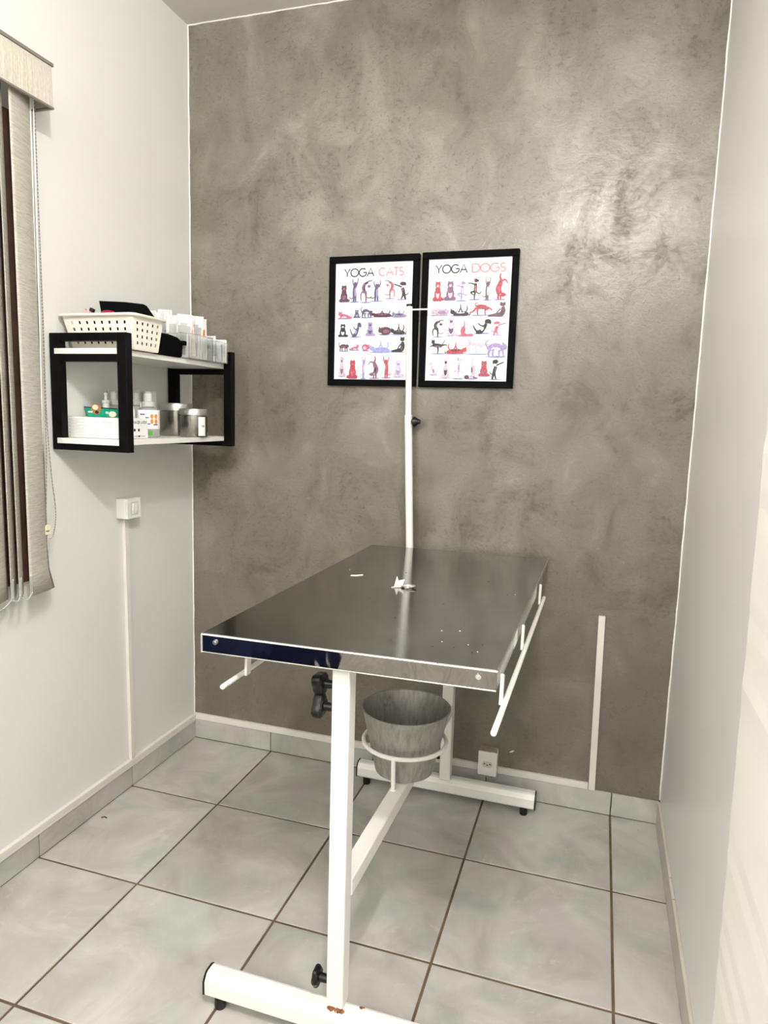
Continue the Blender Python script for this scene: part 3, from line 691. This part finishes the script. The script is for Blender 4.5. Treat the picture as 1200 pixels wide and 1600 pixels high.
# bottles
def bottle(x, y, r, hb_, hn, cap_r, cap_h, label, lab=None, pic=False, body='frosted', nz='white_plastic', z0=ZL):
    o = thing('spray_bottle', (x, y, z0), label, 'bottle')
    build(B().lathe((x, y, z0+.0006), [(r*.92, 0), (r, .004), (r, hb_-.012), (r*.82, hb_-.003), (r*.45, hb_), (r*.45, hb_+.008)], 28), 'body', body, o)
    nzl = build(B().lathe((x, y, z0+hb_+.004), [(r*.52, 0), (r*.52, .014), (r*.30, .016), (r*.30, hn), (r*.16, hn+.004)], 20), 'nozzle', nz, o)
    if cap_r: build(B().lathe((x, y, z0+hb_-.002), [(cap_r, 0), (cap_r, cap_h), (cap_r*.9, cap_h+.003), (1e-4, cap_h+.003)], 24), 'clear_cap', 'clear', o)
    if lab:
        a0 = math.radians(-150); n_ = 20; z1_, z2_ = lab
        q = B(); q.add([(x+(r+.0006)*math.cos(a0+math.radians(200)*k/n_), y+(r+.0006)*math.sin(a0+math.radians(200)*k/n_), z0+z) for z in (z1_, z2_) for k in range(n_+1)], [(k, k+1, n_+2+k, n_+1+k) for k in range(n_)], True)
        lb = build(q, 'label', 'carton', o)
        if pic:
            def onlab(ang, z, d=.0012): return (x+(r+d)*math.cos(math.radians(ang)), y+(r+d)*math.sin(math.radians(ang)), z0+z)
            q = B()
            for (ca, cz) in ((-37, .068), (-14, .068), (-37, .052), (-14, .052)):
                q.add([onlab(ca+8.5*math.cos(t_), cz+.0078*math.sin(t_)) for t_ in [k*math.pi/6 for k in range(12)]], [tuple(range(12))])
            build(q, 'printed_fruit', 'orange', lb)
            q = B()
            for (a_, b_, z) in ((-100, -72, .074), (-70, -52, .064), (-62, -45, .044), (-30, -4, .042)):
                q.add([onlab(a_+(b_-a_)*k/6, z+dz) for dz in (-.002, .002) for k in range(7)], [(k, k+1, k+8, k+7) for k in range(6)])
            build(q, 'printed_text', 'ink_blue', lb)
            q = B(); q.add([onlab(-60+24*k/6, .014+dz) for dz in (-.006, .008) for k in range(7)], [(k, k+1, k+8, k+7) for k in range(6)]); build(q, 'leaf_print', 'green_label', lb)
bottle(.150, -.478, .034, .096, .040, .026, .050, 'clear capped spray bottle with orange printed label beside the canisters', (.028, .088), True)
bottle(.103, -.520, .021, .100, .042, 0, 0, 'white pump bottle standing between the glove box and the capped bottle', (.03, .085), body='white_plastic')
bottle(.050, -.520, .026, .098, .036, .021, .050, 'clear capped bottle directly behind the green carton', None)
bottle(.088, -.458, .024, .100, .034, .020, .052, 'clear capped bottle at the back behind the white pump bottle', None)
q = thing('pump_dispenser', (.046, -.583, gz1), 'small white pump head rising behind the green carton', 'bottle')
build(B().lathe((.052, -.560, ZL+.0646), [(.010, -.002), (.010, .040), (.012, .042), (.012, .050), (.005, .052), (.004, .066), (.0055, .067), (.0055, .073), (1e-4, .075)], 20), 'pump_head', 'white_plastic', q)
# canisters
def canister(x, y, r, hc, label, lab=False):
    o = thing('steel_canister', (x, y, ZL), label, 'canister')
    build(B().lathe((x, y, ZL+.0006), [(r*.96, 0), (r, .003), (r, hc*.745), (r*.93, hc*.75), (r*.93, hc*.775)], 40), 'body', 'canister', o)
    build(B().lathe((x, y, ZL+.0006), [(r*.98, hc*.775), (r*1.035, hc*.78), (r*1.035, hc*.97), (r*1.0, hc), (r*.9, hc), (r*.86, hc*.985), (1e-4, hc*.985)], 40), 'lid', 'lid_steel', o)
    if lab:
        n_ = 8; q = B(); q.add([(x+(r+.0008)*math.cos(math.radians(-38+34*k/n_)), y+(r+.0008)*math.sin(math.radians(-38+34*k/n_)), ZL+z) for z in (hc*.05, hc*.72) for k in range(n_+1)], [(k, k+1, n_+2+k, n_+1+k) for k in range(n_)], True)
        lb = build(q, 'label', 'carton', o)
        q = B(); q.add([(x+(r+.0014)*math.cos(math.radians(-24+14*k/4)), y+(r+.0014)*math.sin(math.radians(-24+14*k/4)), ZL+z) for z in (hc*.36, hc*.44) for k in range(5)], [(k, k+1, k+6, k+5) for k in range(4)]); build(q, 'printed_text', 'ink_grey', lb)
canister(.102, -.256, .0558, .114, 'taller stainless steel canister at the back of the lower board')
canister(.203, -.300, .0470, .096, 'shorter stainless steel canister with a white label at the board front', True)

# ------------------------------------------------------------------ vertical blind
VB = thing('vertical_blind', (.06, -1.3, .82), 'beige woven vertical blind with valance on the left wall', 'blind')
VY0, VY1 = -1.92, -.794; VX = .100
q = B().box(VX-.004, VX, VY0, VY1, 2.160, 2.262).box(.035, VX-.004, VY1-.004, VY1, 2.160, 2.262)
va = build(q, 'valance', 'valance', VB, bevel=.001)
build(B().box(VX-.006, VX+.004, VY0, VY1+.003, 2.262, 2.270).box(.030, VX-.006, VY1-.007, VY1+.003, 2.262, 2.270), 'top_trim', 'trim_grey', va)
build(B().box(VX-.006, VX+.002, VY0, VY1+.002, 2.156, 2.161).box(.033, VX-.006, VY1-.006, VY1+.002, 2.156, 2.161), 'bottom_trim', 'trim_grey', va)
build(B().box(.030, .085, VY0, VY1-.02, 2.205, 2.245), 'head_rail', 'white_plastic', VB)
slats = [(.080, -.922, .050, -.821), (.084, -.963, .022, -.887), (.084, -.990, .022, -.911), (.084, -1.062, .055, -.972), (.084, -1.085, .024, -1.005)]
slats += [(.084, -1.15-.08*k, .040, -1.07-.08*k) for k in range(9)]
lefts = [q_[1] for q_ in slats]
for k, (lx, ly, rx_, ry_) in enumerate(slats):
    n_ = 8; q = B(); vs = []; zb_ = .845 if k == 0 else .848
    for j in range(25):
        z = zb_+(2.205-zb_)*j/24; fl_ = max(0, 1-(z-zb_)/.09)**2 if k == 0 else 0
        for i in range(n_+1):
            t_ = i/n_; vs.append((lx+(rx_-lx)*t_+.005*math.sin(math.pi*t_)+.014*fl_*t_, ly+(ry_-ly)*t_+.006*fl_*t_, z))
    q.add(vs, [(j*(n_+1)+i, j*(n_+1)+i+1, (j+1)*(n_+1)+i+1, (j+1)*(n_+1)+i) for j in range(24) for i in range(n_)], True)
    sl = build(q, 'slat', 'woven', VB, solid=.0008)
    wq = B().hexa([(lx+.0015, ly-.001, zb_+.001), (lx+.003, ly+.004, zb_+.001), (lx+.001, ly+.010, zb_+.001), (lx-.0005, ly+.008, zb_+.001), (lx+.0015, ly-.001, zb_+.052), (lx+.003, ly+.004, zb_+.052), (lx+.001, ly+.010, zb_+.060), (lx-.0005, ly+.008, zb_+.060)])
    build(wq, 'weight_clip', 'frosted', sl)
# bottom bead chain between the clips
q = B(); pts = []
for a, c in zip(lefts[:6], lefts[1:7]):
    for j in range(10):
        t_ = j/10; pts.append((.088, a+(c-a)*t_, .858-.022*math.sin(math.pi*t_)*(abs(a-c)/.08)**.5))
q.tube(pts, .0016, 6)
for (p_) in pts[::2]: q.ball(p_, .0028, 6, 4)
build(q, 'bottom_chain', 'frosted', VB)
q = B(); q.tube([(.055, -.826, 2.2), (.052, -.829, 1.6), (.050, -.836, 1.02)], .0016, 6); q.tube([(.058, -.818, 2.2), (.054, -.822, 1.6), (.050, -.830, 1.02)], .0016, 6)
build(q, 'traverse_cord', 'edge_paint', VB)
q = B(); cp = [(.050, -.806, 2.2), (.050, -.806, 1.9), (.050, -.805, 1.6), (.050, -.806, 1.35), (.050, -.797, 1.18), (.050, -.786, 1.08), (.050, -.788, 1.03), (.050, -.802, .992), (.050, -.818, .990), (.050, -.832, 1.01), (.052, -.822, 1.10), (.054, -.815, 1.3), (.055, -.812, 1.7), (.055, -.812, 2.2)]
sm_ = []
for i in range(len(cp)-1):
    for j in range(6):
        p0, p1_, p2_, p3 = [Vector(cp[max(0, min(len(cp)-1, i+d))]) for d in (-1, 0, 1, 2)]; t_ = j/6
        sm_.append(.5*((2*p1_)+(p2_-p0)*t_+(2*p0-5*p1_+4*p2_-p3)*t_*t_+(3*p1_-p0-3*p2_+p3)*t_**3))
sm_.append(Vector(cp[-1])); q.tube(sm_, .0013, 6)
build(q, 'control_chain', 'trim_grey', VB)
beads = B(); 
for i in range(len(sm_)-1):
    L_ = (sm_[i+1]-sm_[i]).length; nb = max(1, int(L_/.009))
    for j in range(nb):
        c_ = sm_[i].lerp(sm_[i+1], j/nb); r_ = .0024
        beads.add([c_+Vector(d)*r_ for d in ((1, 0, 0), (-1, 0, 0), (0, 1, 0), (0, -1, 0), (0, 0, 1), (0, 0, -1))], [(0, 2, 4), (2, 1, 4), (1, 3, 4), (3, 0, 4), (2, 0, 5), (1, 2, 5), (3, 1, 5), (0, 3, 5)], True)
build(beads, 'chain_bead', 'grey_plate', VB, kind='stuff')
wt = build(B().box(.042, .058, -.834, -.814, 1.002, 1.030), 'cord_weight', 'ivory', VB, bevel=.002)
build(B().box(.0575, .0585, -.833, -.821, 1.012, 1.0145), 'slot', 'ink', wt)
build(B().tube([(.050, -.829, 1.002), (.050, -.826, .955)], .002, 6).tube([(.050, -.819, 1.002), (.050, -.823, .955)], .0015, 6), 'cord_tail', 'edge_paint', wt)

wn = struct(B().box(0, .012, -1.86, -.838, .868, .905).box(0, .012, -1.86, -.838, 2.10, 2.14).box(0, .012, -.955, -.838, .905, 2.10).box(0, .012, -1.86, -1.826, .905, 2.10).box(0, .012, -1.36, -1.33, .905, 2.10), 'window_1', 'window_wood', 'brown framed dark window behind the vertical blind')
build(B().box(.0005, .004, -1.826, -1.36, .905, 2.10), 'pane', 'night_glass', wn); build(B().box(.0005, .004, -1.33, -.955, .905, 2.10), 'pane', 'night_glass', wn)

# ------------------------------------------------------------------ posters
PAL = {'dark': (.045, .028, .040), 'brown': (.10, .045, .055), 'grey': (.10, .085, .16), 'lilac': (.34, .27, .50), 'pink': (.52, .12, .19), 'pale': (.60, .50, .62),
       'red': (.45, .06, .075), 'black': (.022, .022, .028), 'blue': (.30, .34, .62), 'mauve': (.24, .11, .20), 'white': (.72, .68, .74), 'shadow': (.24, .25, .56), 'choc': (.13, .08, .10)}
for k, c in PAL.items(): M['print_'+k] = plain('print_'+k, c, .5, var=.35, scale=260)
# each pose: (kind, ...) in a unit box, y up; E = ellipse cx cy rx ry angle slot, L = limb points widths slot. slots 0 main, 1 second, 2 shadow
POSE = {
 'sit': [('E', .5, .04, .48, .045, 0, 2), ('E', .5, .33, .33, .30, 0, 0), ('E', .5, .36, .17, .22, 0, 1), ('E', .22, .12, .20, .11, 20, 0), ('E', .78, .12, .20, .11, -20, 0), ('E', .5, .58, .24, .2, 0, 0), ('E', .5, .80, .25, .155, 0, 0), ('T', .26, .84, .32, 1.0, .47, .92, 0), ('T', .74, .84, .68, 1.0, .53, .92, 0), ('E', .5, .76, .12, .07, 0, 1), ('L', [(.80, .12), (1.0, .06), (.98, .2)], [.07, .06, .03], 0)],
 'up': [('E', .5, .02, .5, .03, 0, 2), ('L', [(.42, .03), (.43, .2), (.45, .4), (.5, .6), (.55, .70)], [.08, .10, .15, .17, .12], 0), ('L', [(.60, .03), (.60, .2), (.56, .4)], [.08, .09, .12], 0), ('E', .56, .42, .09, .2, 0, 1), ('E', .56, .76, .14, .075, 0, 0), ('T', .42, .78, .44, .86, .55, .82, 0), ('T', .70, .78, .68, .86, .57, .82, 0), ('L', [(.45, .66), (.33, .82), (.30, .97)], [.06, .05, .04], 0), ('L', [(.66, .66), (.78, .84), (.80, 1.0)], [.06, .05, .04], 0), ('L', [(.42, .22), (.2, .16), (.0, .24)], [.05, .05, .03], 0)],
 'bend': [('E', .5, .02, .5, .03, 0, 2), ('L', [(.5, .02), (.5, .3), (.45, .52)], [.06, .09, .14], 0), ('L', [(.42, .45), (.28, .68), (.42, .86), (.66, .90)], [.16, .17, .14, .07], 0), ('E', .72, .74, .14, .085, -40, 0), ('T', .80, .78, .92, .82, .80, .70, 0), ('L', [(.40, .86), (.7, .97), (1.0, .99)], [.07, .05, .03], 1), ('L', [(.35, .58), (.1, .4), (.12, .1)], [.09, .07, .05], 0), ('L', [(.52, .25), (.8, .22), (1, .3)], [.04, .04, .03], 1), ('E', .36, .66, .06, .14, 0, 1)],
 'tree': [('E', .5, .02, .45, .035, 0, 2), ('L', [(.5, .02), (.51, .2), (.54, .38)], [.045, .07, .11], 0), ('L', [(.54, .36), (.56, .55), (.56, .74)], [.15, .15, .10], 0), ('E', .56, .5, .07, .15, 0, 1), ('E', .57, .86, .15, .085, 0, 0), ('E', .72, .85, .08, .05, 0, 0), ('E', .46, .88, .05, .08, 20, 1), ('L', [(.54, .38), (.22, .34), (.45, .22)], [.09, .07, .04], 0), ('L', [(.5, .68), (.25, .74), (.0, .76)], [.06, .05, .04], 0), ('L', [(.62, .36), (.85, .28), (1, .38)], [.05, .05, .03], 0)],
 'lie': [('E', .5, .08, .5, .07, 0, 2), ('L', [(.15, .34), (.4, .36), (.7, .28), (.95, .18)], [.22, .30, .24, .08], 0), ('E', .45, .25, .2, .1, 0, 1), ('E', .17, .58, .14, .22, 0, 0), ('T', .05, .62, .05, .95, .16, .74, 0), ('T', .29, .62, .30, .95, .18, .74, 0), ('L', [(.2, .2), (.08, .1), (.02, .1)], [.10, .08, .06], 0), ('L', [(.85, .2), (.98, .18), (1.0, .42)], [.08, .07, .04], 0)],
 'back': [('E', .5, .06, .5, .06, 0, 2), ('L', [(.15, .22), (.4, .26), (.7, .24), (.92, .2)], [.16, .24, .24, .12], 0), ('E', .52, .34, .22, .1, 0, 1), ('E', .12, .36, .12, .17, 0, 0), ('T', .03, .42, .0, .66, .12, .5, 0), ('L', [(.42, .32), (.52, .7), (.50, .96)], [.07, .06, .04], 0), ('L', [(.62, .32), (.52, .7)], [.07, .05], 0), ('L', [(.75, .26), (.86, .6), (.82, .85)], [.07, .06, .04], 0), ('L', [(.9, .2), (1, .12), (1, .3)], [.06, .05, .03], 0)],
 'boat': [('E', .5, .05, .48, .05, 0, 2), ('L', [(.2, .14), (.45, .17), (.62, .42), (.74, .68)], [.16, .22, .2, .13], 0), ('E', .52, .36, .10, .15, -30, 1), ('E', .82, .82, .17, .15, 0, 0), ('E', .70, .80, .05, .14, 0, 0), ('E', .95, .76, .06, .13, 0, 0), ('L', [(.24, .16), (.1, .4), (.02, .58)], [.09, .07, .05], 0), ('L', [(.62, .5), (.42, .58), (.28, .72)], [.07, .06, .04], 0)],
 'arch': [('E', .5, .05, .5, .05, 0, 2), ('L', [(.12, .4), (.35, .58), (.65, .56), (.85, .45)], [.20, .26, .26, .20], 0), ('E', .5, .45, .22, .1, 0, 1), ('L', [(.2, .4), (.15, .2), (.2, .04)], [.12, .09, .07], 0), ('L', [(.38, .45), (.36, .2), (.40, .04)], [.1, .08, .06], 0), ('L', [(.68, .4), (.66, .2), (.70, .04)], [.11, .08, .06], 0), ('L', [(.82, .42), (.86, .2), (.9, .04)], [.1, .08, .06], 0), ('E', .9, .56, .13, .16, 0, 0), ('T', .80, .6, .80, .86, .92, .70, 0), ('L', [(.12, .5), (.0, .75), (.16, .95)], [.06, .06, .04], 0)],
 'walk': [('E', .5, .04, .45, .05, 0, 2), ('L', [(.3, .62), (.5, .66), (.75, .6)], [.18, .22, .19], 0), ('E', .52, .56, .15, .06, 0, 1), ('L', [(.3, .6), (.18, .35), (.0, .22)], [.12, .08, .05], 0), ('L', [(.38, .56), (.36, .3), (.4, .05)], [.1, .07, .05], 0), ('L', [(.70, .56), (.70, .3), (.72, .05)], [.09, .06, .05], 0), ('L', [(.78, .6), (.95, .5), (1, .38)], [.08, .06, .05], 0), ('E', .80, .55, .10, .14, 30, 0), ('E', .74, .46, .05, .1, 10, 1), ('L', [(.28, .68), (.26, .9), (.38, .98)], [.05, .045, .03], 0)],
 'hand': [('E', .5, .02, .45, .03, 0, 2), ('L', [(.48, .22), (.36, .42), (.46, .60), (.54, .75)], [.22, .24, .20, .13], 0), ('E', .42, .4, .07, .14, 15, 1), ('E', .70, .20, .17, .085, -15, 0), ('T', .76, .25, .98, .20, .80, .14, 0), ('L', [(.42, .22), (.36, .1), (.40, .02)], [.1, .08, .07], 0), ('L', [(.54, .2), (.54, .1), (.56, .02)], [.08, .07, .06], 0), ('L', [(.54, .74), (.44, .88), (.50, 1.0)], [.09, .07, .045], 0), ('L', [(.56, .72), (.82, .76), (.98, .62)], [.08, .06, .04], 0)],
 'warrior': [('E', .5, .03, .48, .04, 0, 2), ('L', [(.12, .62), (.4, .58), (.68, .55)], [.16, .20, .15], 0), ('E', .4, .50, .2, .06, 0, 1), ('L', [(.62, .55), (.86, .62), (1.0, .58)], [.10, .06, .04], 0), ('L', [(.44, .5), (.47, .28), (.44, .04)], [.1, .07, .05], 0), ('E', .16, .80, .11, .12, 0, 0), ('T', .08, .84, .06, 1.0, .16, .90, 0), ('T', .24, .84, .26, 1.0, .17, .90, 0), ('L', [(.16, .58), (.02, .52), (.0, .46)], [.07, .05, .04], 0), ('L', [(.68, .6), (.8, .8), (.86, .96)], [.04, .04, .025], 0)],
 'curl': [('E', .5, .08, .5, .07, 0, 2), ('E', .56, .46, .42, .38, 0, 0), ('E', .6, .40, .22, .18, 0, 1), ('E', .2, .48, .19, .26, 20, 0), ('T', .06, .55, .08, .92, .22, .66, 0), ('T', .3, .6, .34, .92, .2, .66, 0), ('L', [(.9, .3), (.6, .08), (.2, .1)], [.1, .1, .06], 0)],
 'lean': [('E', .5, .04, .5, .04, 0, 2), ('L', [(.05, .1), (.4, .14), (.75, .2), (.84, .45), (.80, .68)], [.08, .14, .24, .22, .14], 0), ('E', .76, .3, .07, .15, 0, 1), ('E', .80, .82, .16, .12, 0, 0), ('T', .66, .86, .68, 1.0, .80, .92, 0), ('T', .94, .86, .94, 1.0, .82, .92, 0), ('L', [(.7, .55), (.55, .35), (.45, .16)], [.07, .06, .05], 0)],
 'handhead': [('E', .5, .04, .5, .05, 0, 2), ('E', .2, .10, .2, .09, 0, 0), ('L', [(.35, .1), (.62, .16), (.66, .4), (.6, .62)], [.08, .2, .24, .16], 1), ('E', .56, .42, .06, .13, 10, 0), ('L', [(.60, .6), (.57, .8), (.6, 1.0)], [.09, .06, .04], 1), ('L', [(.66, .12), (.85, .07), (1, .06)], [.06, .05, .04], 0)],
 'arm_out': [('E', .45, .02, .4, .03, 0, 2), ('L', [(.22, .03), (.28, .22), (.36, .42), (.44, .64)], [.08, .11, .16, .15], 0), ('L', [(.5, .05), (.42, .2), (.38, .36)], [.06, .08, .1], 0), ('E', .42, .5, .05, .14, -15, 1), ('E', .42, .86, .19, .10, 0, 0), ('E', .26, .84, .06, .10, 0, 0), ('L', [(.48, .68), (.72, .76), (1, .84)], [.07, .06, .05], 0), ('L', [(.38, .62), (.3, .5), (.42, .44)], [.05, .05, .04], 0), ('L', [(.28, .25), (.1, .3), (.02, .40)], [.045, .045, .03], 0)],
}
def drawing(b, pose, X0, Z0, wd, ht, Y, mirror):
    dy = 0
    def P(u, v): return (X0+(1-u if mirror else u)*wd, Y-dy, Z0+v*ht)
    for e in POSE[pose]:
        dy += .00003
        if e[0] == 'E':
            _, cx, cy, rx, ry, ang, sl = e; a = math.radians(ang); b.slot(sl)
            pts = []
            for k in range(14):
                q = 2*math.pi*k/14; ex, ey = rx*math.cos(q), ry*math.sin(q)
                pts.append(P(cx+ex*math.cos(a)-ey*math.sin(a)*ht/wd*.5, cy+ex*math.sin(a)*wd/ht*.5+ey*math.cos(a)))
            b.add(pts, [tuple(range(14))])
        elif e[0] == 'T':
            b.slot(e[7]); b.add([P(e[1], e[2]), P(e[3], e[4]), P(e[5], e[6])], [(0, 1, 2)])
        else:
            _, pl_, ws, sl = e; b.slot(sl); m = len(pl_); asp = ht/wd
            ref = math.sqrt(wd*ht)
            A_, C_ = [], []
            pp = [Vector((u*wd, v*ht)) for u, v in pl_]
            # smooth the spine
            fine_, fw_ = [], []
            for i in range(m-1):
                for j in range(5):
                    t_ = j/5; p0, p1_, p2_, p3 = pp[max(0, i-1)], pp[i], pp[i+1], pp[min(m-1, i+2)]
                    fine_.append(.5*((2*p1_)+(p2_-p0)*t_+(2*p0-5*p1_+4*p2_-p3)*t_*t_+(3*p1_-p0-3*p2_+p3)*t_**3)); fw_.append(ws[i]+(ws[i+1]-ws[i])*t_)
            fine_.append(pp[-1]); fw_.append(ws[-1]); m = len(fine_)
            for i in range(m):
                d = fine_[min(i+1, m-1)]-fine_[max(i-1, 0)]; d = d.normalized() if d.length > 1e-9 else Vector((1, 0)); n_ = Vector((-d.y, d.x))*fw_[i]*ref*.62
                A_.append(fine_[i]+n_); C_.append(fine_[i]-n_)
            pts = [P(q.x/wd, q.y/ht) for q in A_+C_]
            b.add(pts, [(i, i+1, m+i+1, m+i) for i in range(m-1)])
def poster(name, x0, x1, z0, z1, title, cap2, figs, U, label, kind):
    o = thing(name, ((x0+x1)/2, 0, z0), label, 'poster', None)
    fr = .0225; dp = .020
    for (a, c, d, e) in ((x0, x1, z1-fr, z1), (x0, x1, z0, z0+fr), (x0, x0+fr, z0+fr, z1-fr), (x1-fr, x1, z0+fr, z1-fr)):
        build(B().box(a, c, -dp, -.001, d, e), 'frame_bar', 'black_frame', o, bevel=.002)
    px0, px1, pz0, pz1 = x0+fr-.002, x1-fr+.002, z0+fr-.002, z1-fr+.002
    sh = build(B().box(px0, px1, -.010, -.002, pz0, pz1), 'print', 'paper', o)
    Y = -.0102; pw, ph = px1-px0-.004, pz1-pz0-.004; ox, oz = px0+.002, pz0+.002
    for txt, mat, ux0, ux1 in ((title, 'ink', *U[0]), (cap2, 'ink_pink', *U[1])):
        b = B(); hgt = U[2]*ph; tw = text_width(txt, hgt, .10); s_ = (ux1-ux0)*pw/tw
        text_mesh(b, txt, hgt, .0042, lambda u, v: (ox+ux0*pw+u*s_, Y, oz+U[3]*ph+v), .10)
        build(b, 'title', mat, sh)
    for (u, v, wu, hv, pose, c1, c2, mir) in figs:
        b = B(); drawing(b, pose, ox+(u-wu/2)*pw, oz+(1-v-hv/2)*ph, wu*pw, hv*ph, Y, mir)
        build(b, kind, ['print_'+c1, 'print_'+c2, 'print_shadow'], sh)
def cats(cx, cy, w_, h_, *r): return ((cx-187)/862, (cy-158)/1328, w_/862, h_/1328, *r)
CF = [cats(285, 500, 120, 200, 'sit', 'brown', 'mauve', 0), cats(405, 465, 120, 275, 'up', 'grey', 'lilac', 0), cats(535, 485, 140, 250, 'bend', 'mauve', 'dark', 0), cats(650, 480, 150, 235, 'up', 'grey', 'lilac', 0), cats(800, 468, 120, 210, 'bend', 'pink', 'mauve', 1), cats(925, 480, 165, 210, 'arm_out', 'dark', 'mauve', 1),
      cats(300, 742, 160, 105, 'lie', 'pink', 'pale', 0), cats(435, 732, 85, 95, 'sit', 'grey', 'lilac', 0), cats(545, 715, 130, 140, 'arch', 'grey', 'pale', 0), cats(715, 728, 250, 95, 'back', 'brown', 'mauve', 0), cats(905, 725, 150, 115, 'back', 'lilac', 'grey', 0),
      cats(280, 920, 115, 155, 'sit', 'black', 'white', 0), cats(425, 915, 130, 180, 'boat', 'grey', 'blue', 0), cats(590, 905, 110, 165, 'sit', 'lilac', 'grey', 0), cats(755, 922, 155, 115, 'curl', 'brown', 'mauve', 0), cats(905, 910, 165, 140, 'back', 'black', 'choc', 0),
      cats(292, 1108, 115, 115, 'arch', 'brown', 'mauve', 0), cats(415, 1112, 110, 90, 'lie', 'pink', 'pale', 1), cats(545, 1112, 95, 100, 'curl', 'pink', 'pale', 1), cats(710, 1108, 245, 145, 'back', 'blue', 'lilac', 0), cats(905, 1085, 155, 185, 'lean', 'black', 'choc', 0),
      cats(275, 1338, 90, 245, 'sit', 'pale', 'mauve', 0), cats(400, 1368, 125, 225, 'sit', 'red', 'pink', 1), cats(525, 1348, 65, 265, 'up', 'lilac', 'pale', 0), cats(650, 1348, 145, 255, 'hand', 'mauve', 'dark', 1), cats(785, 1342, 115, 255, 'up', 'red', 'pink', 1), cats(915, 1358, 120, 200, 'sit', 'pale', 'lilac', 0)]
def dogs(cx, cy, w_, h_, *r):
    t_ = (cy-150)/1345; l_ = 150-43*t_; wd = 922-29*t_; return ((cx-l_)/wd, (cy-150)/1345, w_/wd, h_/1345, *r)
DF = [dogs(248, 500, 120, 225, 'sit', 'red', 'pale', 0), dogs(390, 498, 140, 220, 'sit', 'mauve', 'pale', 1), dogs(515, 500, 145, 230, 'tree', 'lilac', 'pale', 0), dogs(660, 482, 150, 245, 'tree', 'black', 'pink', 0), dogs(797, 490, 100, 245, 'up', 'choc', 'white', 0), dogs(940, 468, 155, 285, 'hand', 'red', 'pink', 0),
      dogs(275, 722, 215, 105, 'curl', 'pale', 'lilac', 0), dogs(500, 712, 220, 140, 'back', 'dark', 'white', 0), dogs(725, 702, 245, 150, 'walk', 'red', 'mauve', 0), dogs(900, 710, 205, 165, 'lean', 'choc', 'brown', 0),
      dogs(252, 912, 140, 195, 'bend', 'black', 'choc', 0), dogs(400, 890, 150, 215, 'sit', 'pale', 'grey', 0), dogs(560, 915, 185, 175, 'handhead', 'pink', 'pink', 1), dogs(738, 892, 200, 170, 'boat', 'black', 'white', 0), dogs(915, 912, 160, 160, 'arm_out', 'pink', 'red', 0),
      dogs(262, 1112, 190, 170, 'warrior', 'black', 'mauve', 0), dogs(455, 1130, 240, 140, 'back', 'red', 'brown', 1), dogs(690, 1112, 260, 180, 'warrior', 'pale', 'white', 0), dogs(890, 1130, 225, 210, 'arch', 'lilac', 'white', 0),
      dogs(205, 1360, 105, 155, 'boat', 'pale', 'mauve', 1), dogs(340, 1350, 100, 240, 'sit', 'pale', 'dark', 0), dogs(478, 1350, 145, 250, 'tree', 'pale', 'lilac', 0), dogs(622, 1350, 150, 250, 'handhead', 'brown', 'pale', 0), dogs(760, 1355, 125, 180, 'sit', 'red', 'mauve', 0), dogs(895, 1362, 150, 235, 'arm_out', 'black', 'choc', 0)]
poster('framed_cat_poster', .586, .920, 1.4755, 1.9275, 'YOGA', 'CATS', CF, [(.115, .50), (.565, .875), .066, .885], 'black framed poster headed YOGA CATS with rows of cats in poses', 'cat_drawing')
poster('framed_dog_poster', .930, 1.260, 1.4745, 1.9290, 'YOGA', 'DOGS', DF, [(.085, .47), (.53, .92), .066, .885], 'black framed poster headed YOGA DOGS with rows of dogs in poses', 'dog_drawing')

# ------------------------------------------------------------------ what the polished apron mirrors: a dark navy bench beside the left wall, behind the viewer
NB = thing('navy_bench', (.26, -2.45, 0), 'dark navy upholstered bench beside the left wall, mirrored in the table edge', 'bench')
build(B().box(.02, .48, -3.05, -1.95, .30, .52), 'seat', 'navy', NB, bevel=.02)
build(B().box(.03, .47, -3.04, -1.96, .06, .2995), 'base', 'navy', NB, bevel=.005)
for x in (.07, .43):
    for y in (-3.0, -2.0): build(B().cyl((x, y, 0), (x, y, .06), .02, .02, 12), 'leg', 'black_plastic', NB)

for o in bpy.data.objects:
    if '_o' in o: del o['_o']
